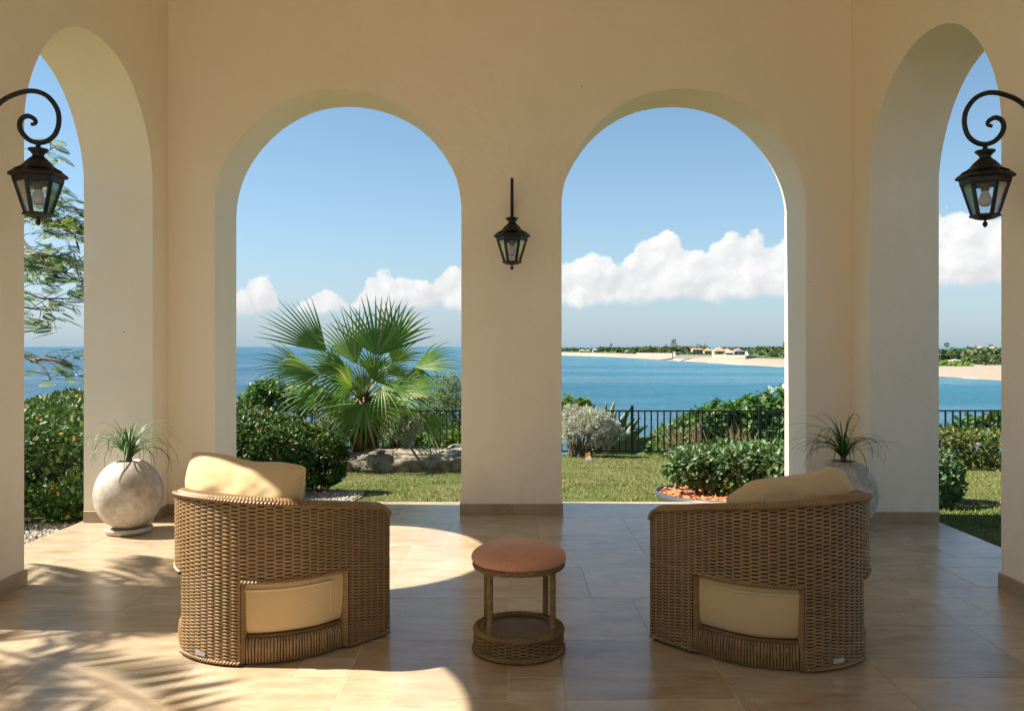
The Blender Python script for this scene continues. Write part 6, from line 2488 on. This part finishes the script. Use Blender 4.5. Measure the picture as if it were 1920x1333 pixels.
belt(1040, 1090, 654.2, 654.0, 4.3, 1330, 1250, 34, 4, 7)
belt(1090, 1140, 654.5, 654.5, 4.3, 1230, 1120, 34, 3.5, 6)
belt(1125, 1165, 652.5, 654, 4.3, 1130, 1060, 30, 4, 7)
belt(1160, 1195, 653.5, 653.5, 4.3, 1050, 1000, 24, 3, 6)
belt(1190, 1235, 652.0, 651.2, 4.3, 1000, 930, 34, 4, 7)
belt(1240, 1275, 651.0, 651.8, 4.3, 880, 860, 34, 4, 7)
belt(1270, 1325, 652.0, 652.0, 4.3, 960, 980, 34, 5, 8)
belt(1355, 1390, 652.5, 653.0, 4.3, 960, 960, 22, 4, 7)
belt(1395, 1440, 653.5, 652.0, 4.3, 900, 760, 36, 4, 7)
belt(1425, 1500, 652.5, 651.5, 4.0, 690, 600, 80, 3.5, 6)
belt(1440, 1500, 662, 661, 3.8, 600, 560, 50, 2, 4)
belt(1268, 1300, 660, 659, 4.2, 800, 790, 18, 1.5, 3, 30)
belt(1296, 1335, 663.2, 663.2, 4.2, 770, 760, 30, 1.2, 2, 30)
belt(1340, 1362, 660, 660, 4.2, 760, 760, 12, 1.2, 2.4, 30)
belt(1168, 1195, 660.2, 660.2, 4.0, 1000, 960, 22, 2, 4, 30)
belt(1500, 1760, 652, 656, 3.6, 590, 470, 120, 3.5, 6)
belt(1750, 1805, 657, 657, 3.4, 480, 470, 50, 3, 5)
belt(1795, 1830, 656, 653, 3.4, 470, 460, 40, 3, 5)
belt(1820, 1890, 654.0, 654.0, 3.2, 455, 445, 90, 3, 5)
belt(1812, 1890, 668, 664, 2.8, 415, 405, 70, 2.2, 4)
belt(1835, 1895, 678, 680, 2.6, 398, 392, 40, 1.4, 2.6)
belt(1890, 2100, 654, 652, 3.0, 440, 420, 120, 3, 5)
P = np.concatenate(Pw)
Dn = np.concatenate(Dw)
Lc = np.concatenate(Lw)
V, F = leaf_arrays(P, unit(rand_dirs(len(P)) + 0.5 * unit(Dn)), unit(Dn + 0.5 * rand_dirs(len(P))), Lc * rng.uniform(0.7, 1.5, len(P)), Lc * 1.1, 0.3, 0.2)
o = link('woodland', np_mesh('woodland', V, F, M['far_leaf'], True))
kind(o, 'stuff')
# creeping green on the dunes
Pw, Dw, Lw = [], [], []
belt(1755, 1815, 680.5, 683.5, 2.9, 392, 385, 60, 2.0, 3.2, 26)
belt(1085, 1130, 662.0, 662.0, 3.6, 1120, 1060, 20, 3, 5, 20)
belt(1415, 1450, 669.5, 669.5, 3.2, 590, 560, 24, 1.2, 2.4, 24)
P = np.concatenate(Pw)
Dn = np.concatenate(Dw)
Lc = np.concatenate(Lw)
V, F = leaf_arrays(P, rand_dirs(len(P)), unit(Dn + 0.5 * rand_dirs(len(P))), Lc * 1.2, Lc, 0.3, 0.2)
o = link('dune_creeper', np_mesh('dune_creeper', V, F, M['dune_leaf'], True))
kind(o, 'stuff')


def pine(label, px, ytop, ybase, gel, spread_px, n, seed, lean=0.0):
    rs = np.random.default_rng(seed)
    dist = (12 - gel) * FPX / (ybase - 650)
    b = Vector(((px - 960) / FPX * dist, dist, SEA_Z + gel))
    H = EYE - (ytop - 650) / FPX * dist - b.z
    W = spread_px / FPX * dist / 2
    t = thing('pine_tree', label, 'tree', b, 0, 'tall feathery pines along the far shore')
    mb = MB()
    mb.tube([(0, 0, -0.5), (lean * .3, 0, H * .5), (lean, 0, H * .95)], [H * .022, H * .015, H * .004], 6)
    mb.build('trunk', M['bark'], t)
    P, D = [], []
    for k in range(n):
        f = rs.uniform(0.22, 1.0)
        az = rs.uniform(0, 6.283)
        r = W * (1.05 - f) ** 0.6 * rs.uniform(0.15, 1)
        P.append((lean * f + r * math.cos(az), r * math.sin(az), H * f * 0.93))
        D.append((math.cos(az) * .6, math.sin(az) * .6, 0.9))
    P, D = np.array(P), np.array(D)
    V, F = leaf_arrays(P, unit(D + 0.3 * rs.normal(size=D.shape)), rs.normal(size=D.shape), H * 0.16 * rs.uniform(.6, 1.2, n), H * 0.03, 0.2, 0.1)
    link('crown', np_mesh('crown', V, F, M['far_leaf_dark'], True), t)
    return t


pine('small bushy pine on the skyline near the beach tip', 1146, 644, 660, 4.4, 12, 130, 1)
pine('tallest feathery pine left of the tan villas', 1262, 636, 663, 4.4, 22, 200, 2, 1.0)
pine('thin leaning pine stem beside the tallest pine', 1250, 644, 663, 4.4, 5, 40, 3, -1.0)
pine('broad feathery pine behind the slanting roofed villa', 1309, 645, 660, 4.4, 24, 160, 4)
pine('narrow pointed pine between two tan roofs', 1322, 644, 660, 4.4, 6, 70, 5)
pine('yellowish pine by the white jamb above dark woods', 1472, 641, 668, 4.2, 12, 140, 6)
pine('slim dark pine beside the tan roof above the treetops', 1855, 645, 668, 3.6, 7, 90, 7)
pine('feathery pine with two tops beside the slim dark one', 1861, 646, 668, 3.6, 9, 90, 8)
pine('broad feathery pine above the grey roofed beach house', 1815, 650, 672, 3.4, 22, 200, 9)


def shore_palm(label, px, ytop, ybase, gel, r_px, seed, col):
    rs = np.random.default_rng(seed)
    dist = (12 - gel) * FPX / (ybase - 650)
    b = Vector(((px - 960) / FPX * dist, dist, SEA_Z + gel))
    H = EYE - (ytop - 650) / FPX * dist - b.z
    r = r_px / FPX * dist
    t = thing('shore_palm', label, 'palm tree', b, 0, 'tall palms on the far shore')
    mb = MB()
    mb.tube([(0.5, 0, -0.3), (0.3, 0, H * .5), (-0.3, 0, H - r)], [0.28, 0.2, 0.16], 7)
    mb.build('trunk', M['h_stone'], t)
    n = 90
    d = unit(rs.normal(size=(n, 3)))
    P = np.array([-0.3, 0, H - r]) + d * r * 0.35
    V, F = leaf_arrays(P, d, rs.normal(size=(n, 3)), r * 0.75, r * 0.16, 0.3, 0.3)
    link('crown', np_mesh('crown', V, F, col, True), t)


shore_palm('tall fan palm standing above the skyline in the right side arch', 1776, 641.5, 672, 3.4, 5.0, 1, M['far_leaf_dark'])
shore_palm('shorter palm with a pale trunk beside the tall skyline palm', 1786, 650, 674, 3.4, 4.5, 2, M['far_leaf'])


# boats
def boat(label, px, py, length, heading, cabin, kindname='motor_boat'):
    dist = 12.0 * FPX / (py - 650)
    t = thing(kindname, label, 'boat', ((px - 960) / FPX * dist, dist, SEA_Z), heading)
    L, B, Hh = length, length * 0.28, length * 0.13
    mb = MB()
    st_ = [(-0.5, 1.0, 0.85), (-0.2, 1.0, 0.9), (0.15, 0.95, 1.0), (0.38, 0.6, 1.15), (0.5, 0.03, 1.3)]
    vs = []
    for f, wv_, hv in st_:
        vs += [(f * L * 0.94, -B / 2 * wv_ * 0.6, -0.2), (f * L, -B / 2 * wv_, Hh * hv), (f * L, B / 2 * wv_, Hh * hv), (f * L * 0.94, B / 2 * wv_ * 0.6, -0.2)]
    fs = []
    for i in range(len(st_) - 1):
        for j in range(4):
            fs.append((i * 4 + j, i * 4 + (j + 1) % 4, i * 4 + 4 + (j + 1) % 4, i * 4 + 4 + j))
    fs += [(3, 2, 1, 0), (16, 17, 18, 19)]
    mb.add(vs, fs)
    mb.build('hull', M['boat_white'], t, False)
    mb = MB()
    for sg in (-1, 1):
        mb.add([(-0.49 * L, sg * (B / 2 + 0.02), Hh * 0.25), (0.16 * L, sg * (B / 2 * 0.96 + 0.02), Hh * 0.3), (0.16 * L, sg * (B / 2 * 0.97 + 0.03), Hh * 0.5), (-0.49 * L, sg * (B / 2 + 0.03), Hh * 0.45),
                (-0.49 * L, sg * (B / 2 - 0.1), Hh * 0.25), (0.16 * L, sg * (B / 2 * 0.8), Hh * 0.3), (0.16 * L, sg * (B / 2 * 0.8), Hh * 0.5), (-0.49 * L, sg * (B / 2 - 0.1), Hh * 0.45)],
               [(0, 1, 2, 3), (7, 6, 5, 4), (3, 2, 6, 7), (0, 4, 5, 1)])
    mb.build('hull_stripe', M['hull_stripe'], t)
    if cabin:
        mb = MB()
        z0 = Hh * 0.9
        mb.add([(-0.30 * L, -B * .36, z0), (0.20 * L, -B * .30, z0), (0.20 * L, B * .30, z0), (-0.30 * L, B * .36, z0), (-0.26 * L, -B * .30, z0 + Hh * .9), (0.06 * L, -B * .26, z0 + Hh * .9), (0.06 * L, B * .26, z0 + Hh * .9), (-0.26 * L, B * .30, z0 + Hh * .9)],
               [(0, 1, 5, 4), (1, 2, 6, 5), (2, 3, 7, 6), (3, 0, 4, 7), (4, 5, 6, 7), (3, 2, 1, 0)])
        cb = mb.build('cabin', M['boat_white'], t)
        for sg in (-1, 1):
            mb = MB()
            mb.box(-0.2 * L, 0.02 * L, sg * B * .33 - 0.03, sg * B * .33 + 0.03, z0 + Hh * .35, z0 + Hh * .7)
            mb.build('cabin_window', M['boat_dark'], cb)
        mb = MB()
        mb.tube([(-0.05 * L, 0, z0 + Hh * .9), (-0.07 * L, 0, z0 + Hh * 1.9)], 0.05, 6)
        mb.tube([(-0.12 * L, -B * .25, z0 + Hh * 1.5), (-0.12 * L, B * .25, z0 + Hh * 1.5)], 0.05, 6)
        mb.build('radar_arch', M['boat_white'], t)


boat('white motor yacht just showing past the white jamb above the leafy bush', 1475, 735.5, 9.5, R(170), True)
boat('small white boat far out on the dark blue sea in the left side arch', 157, 705.5, 6.5, R(185), True)
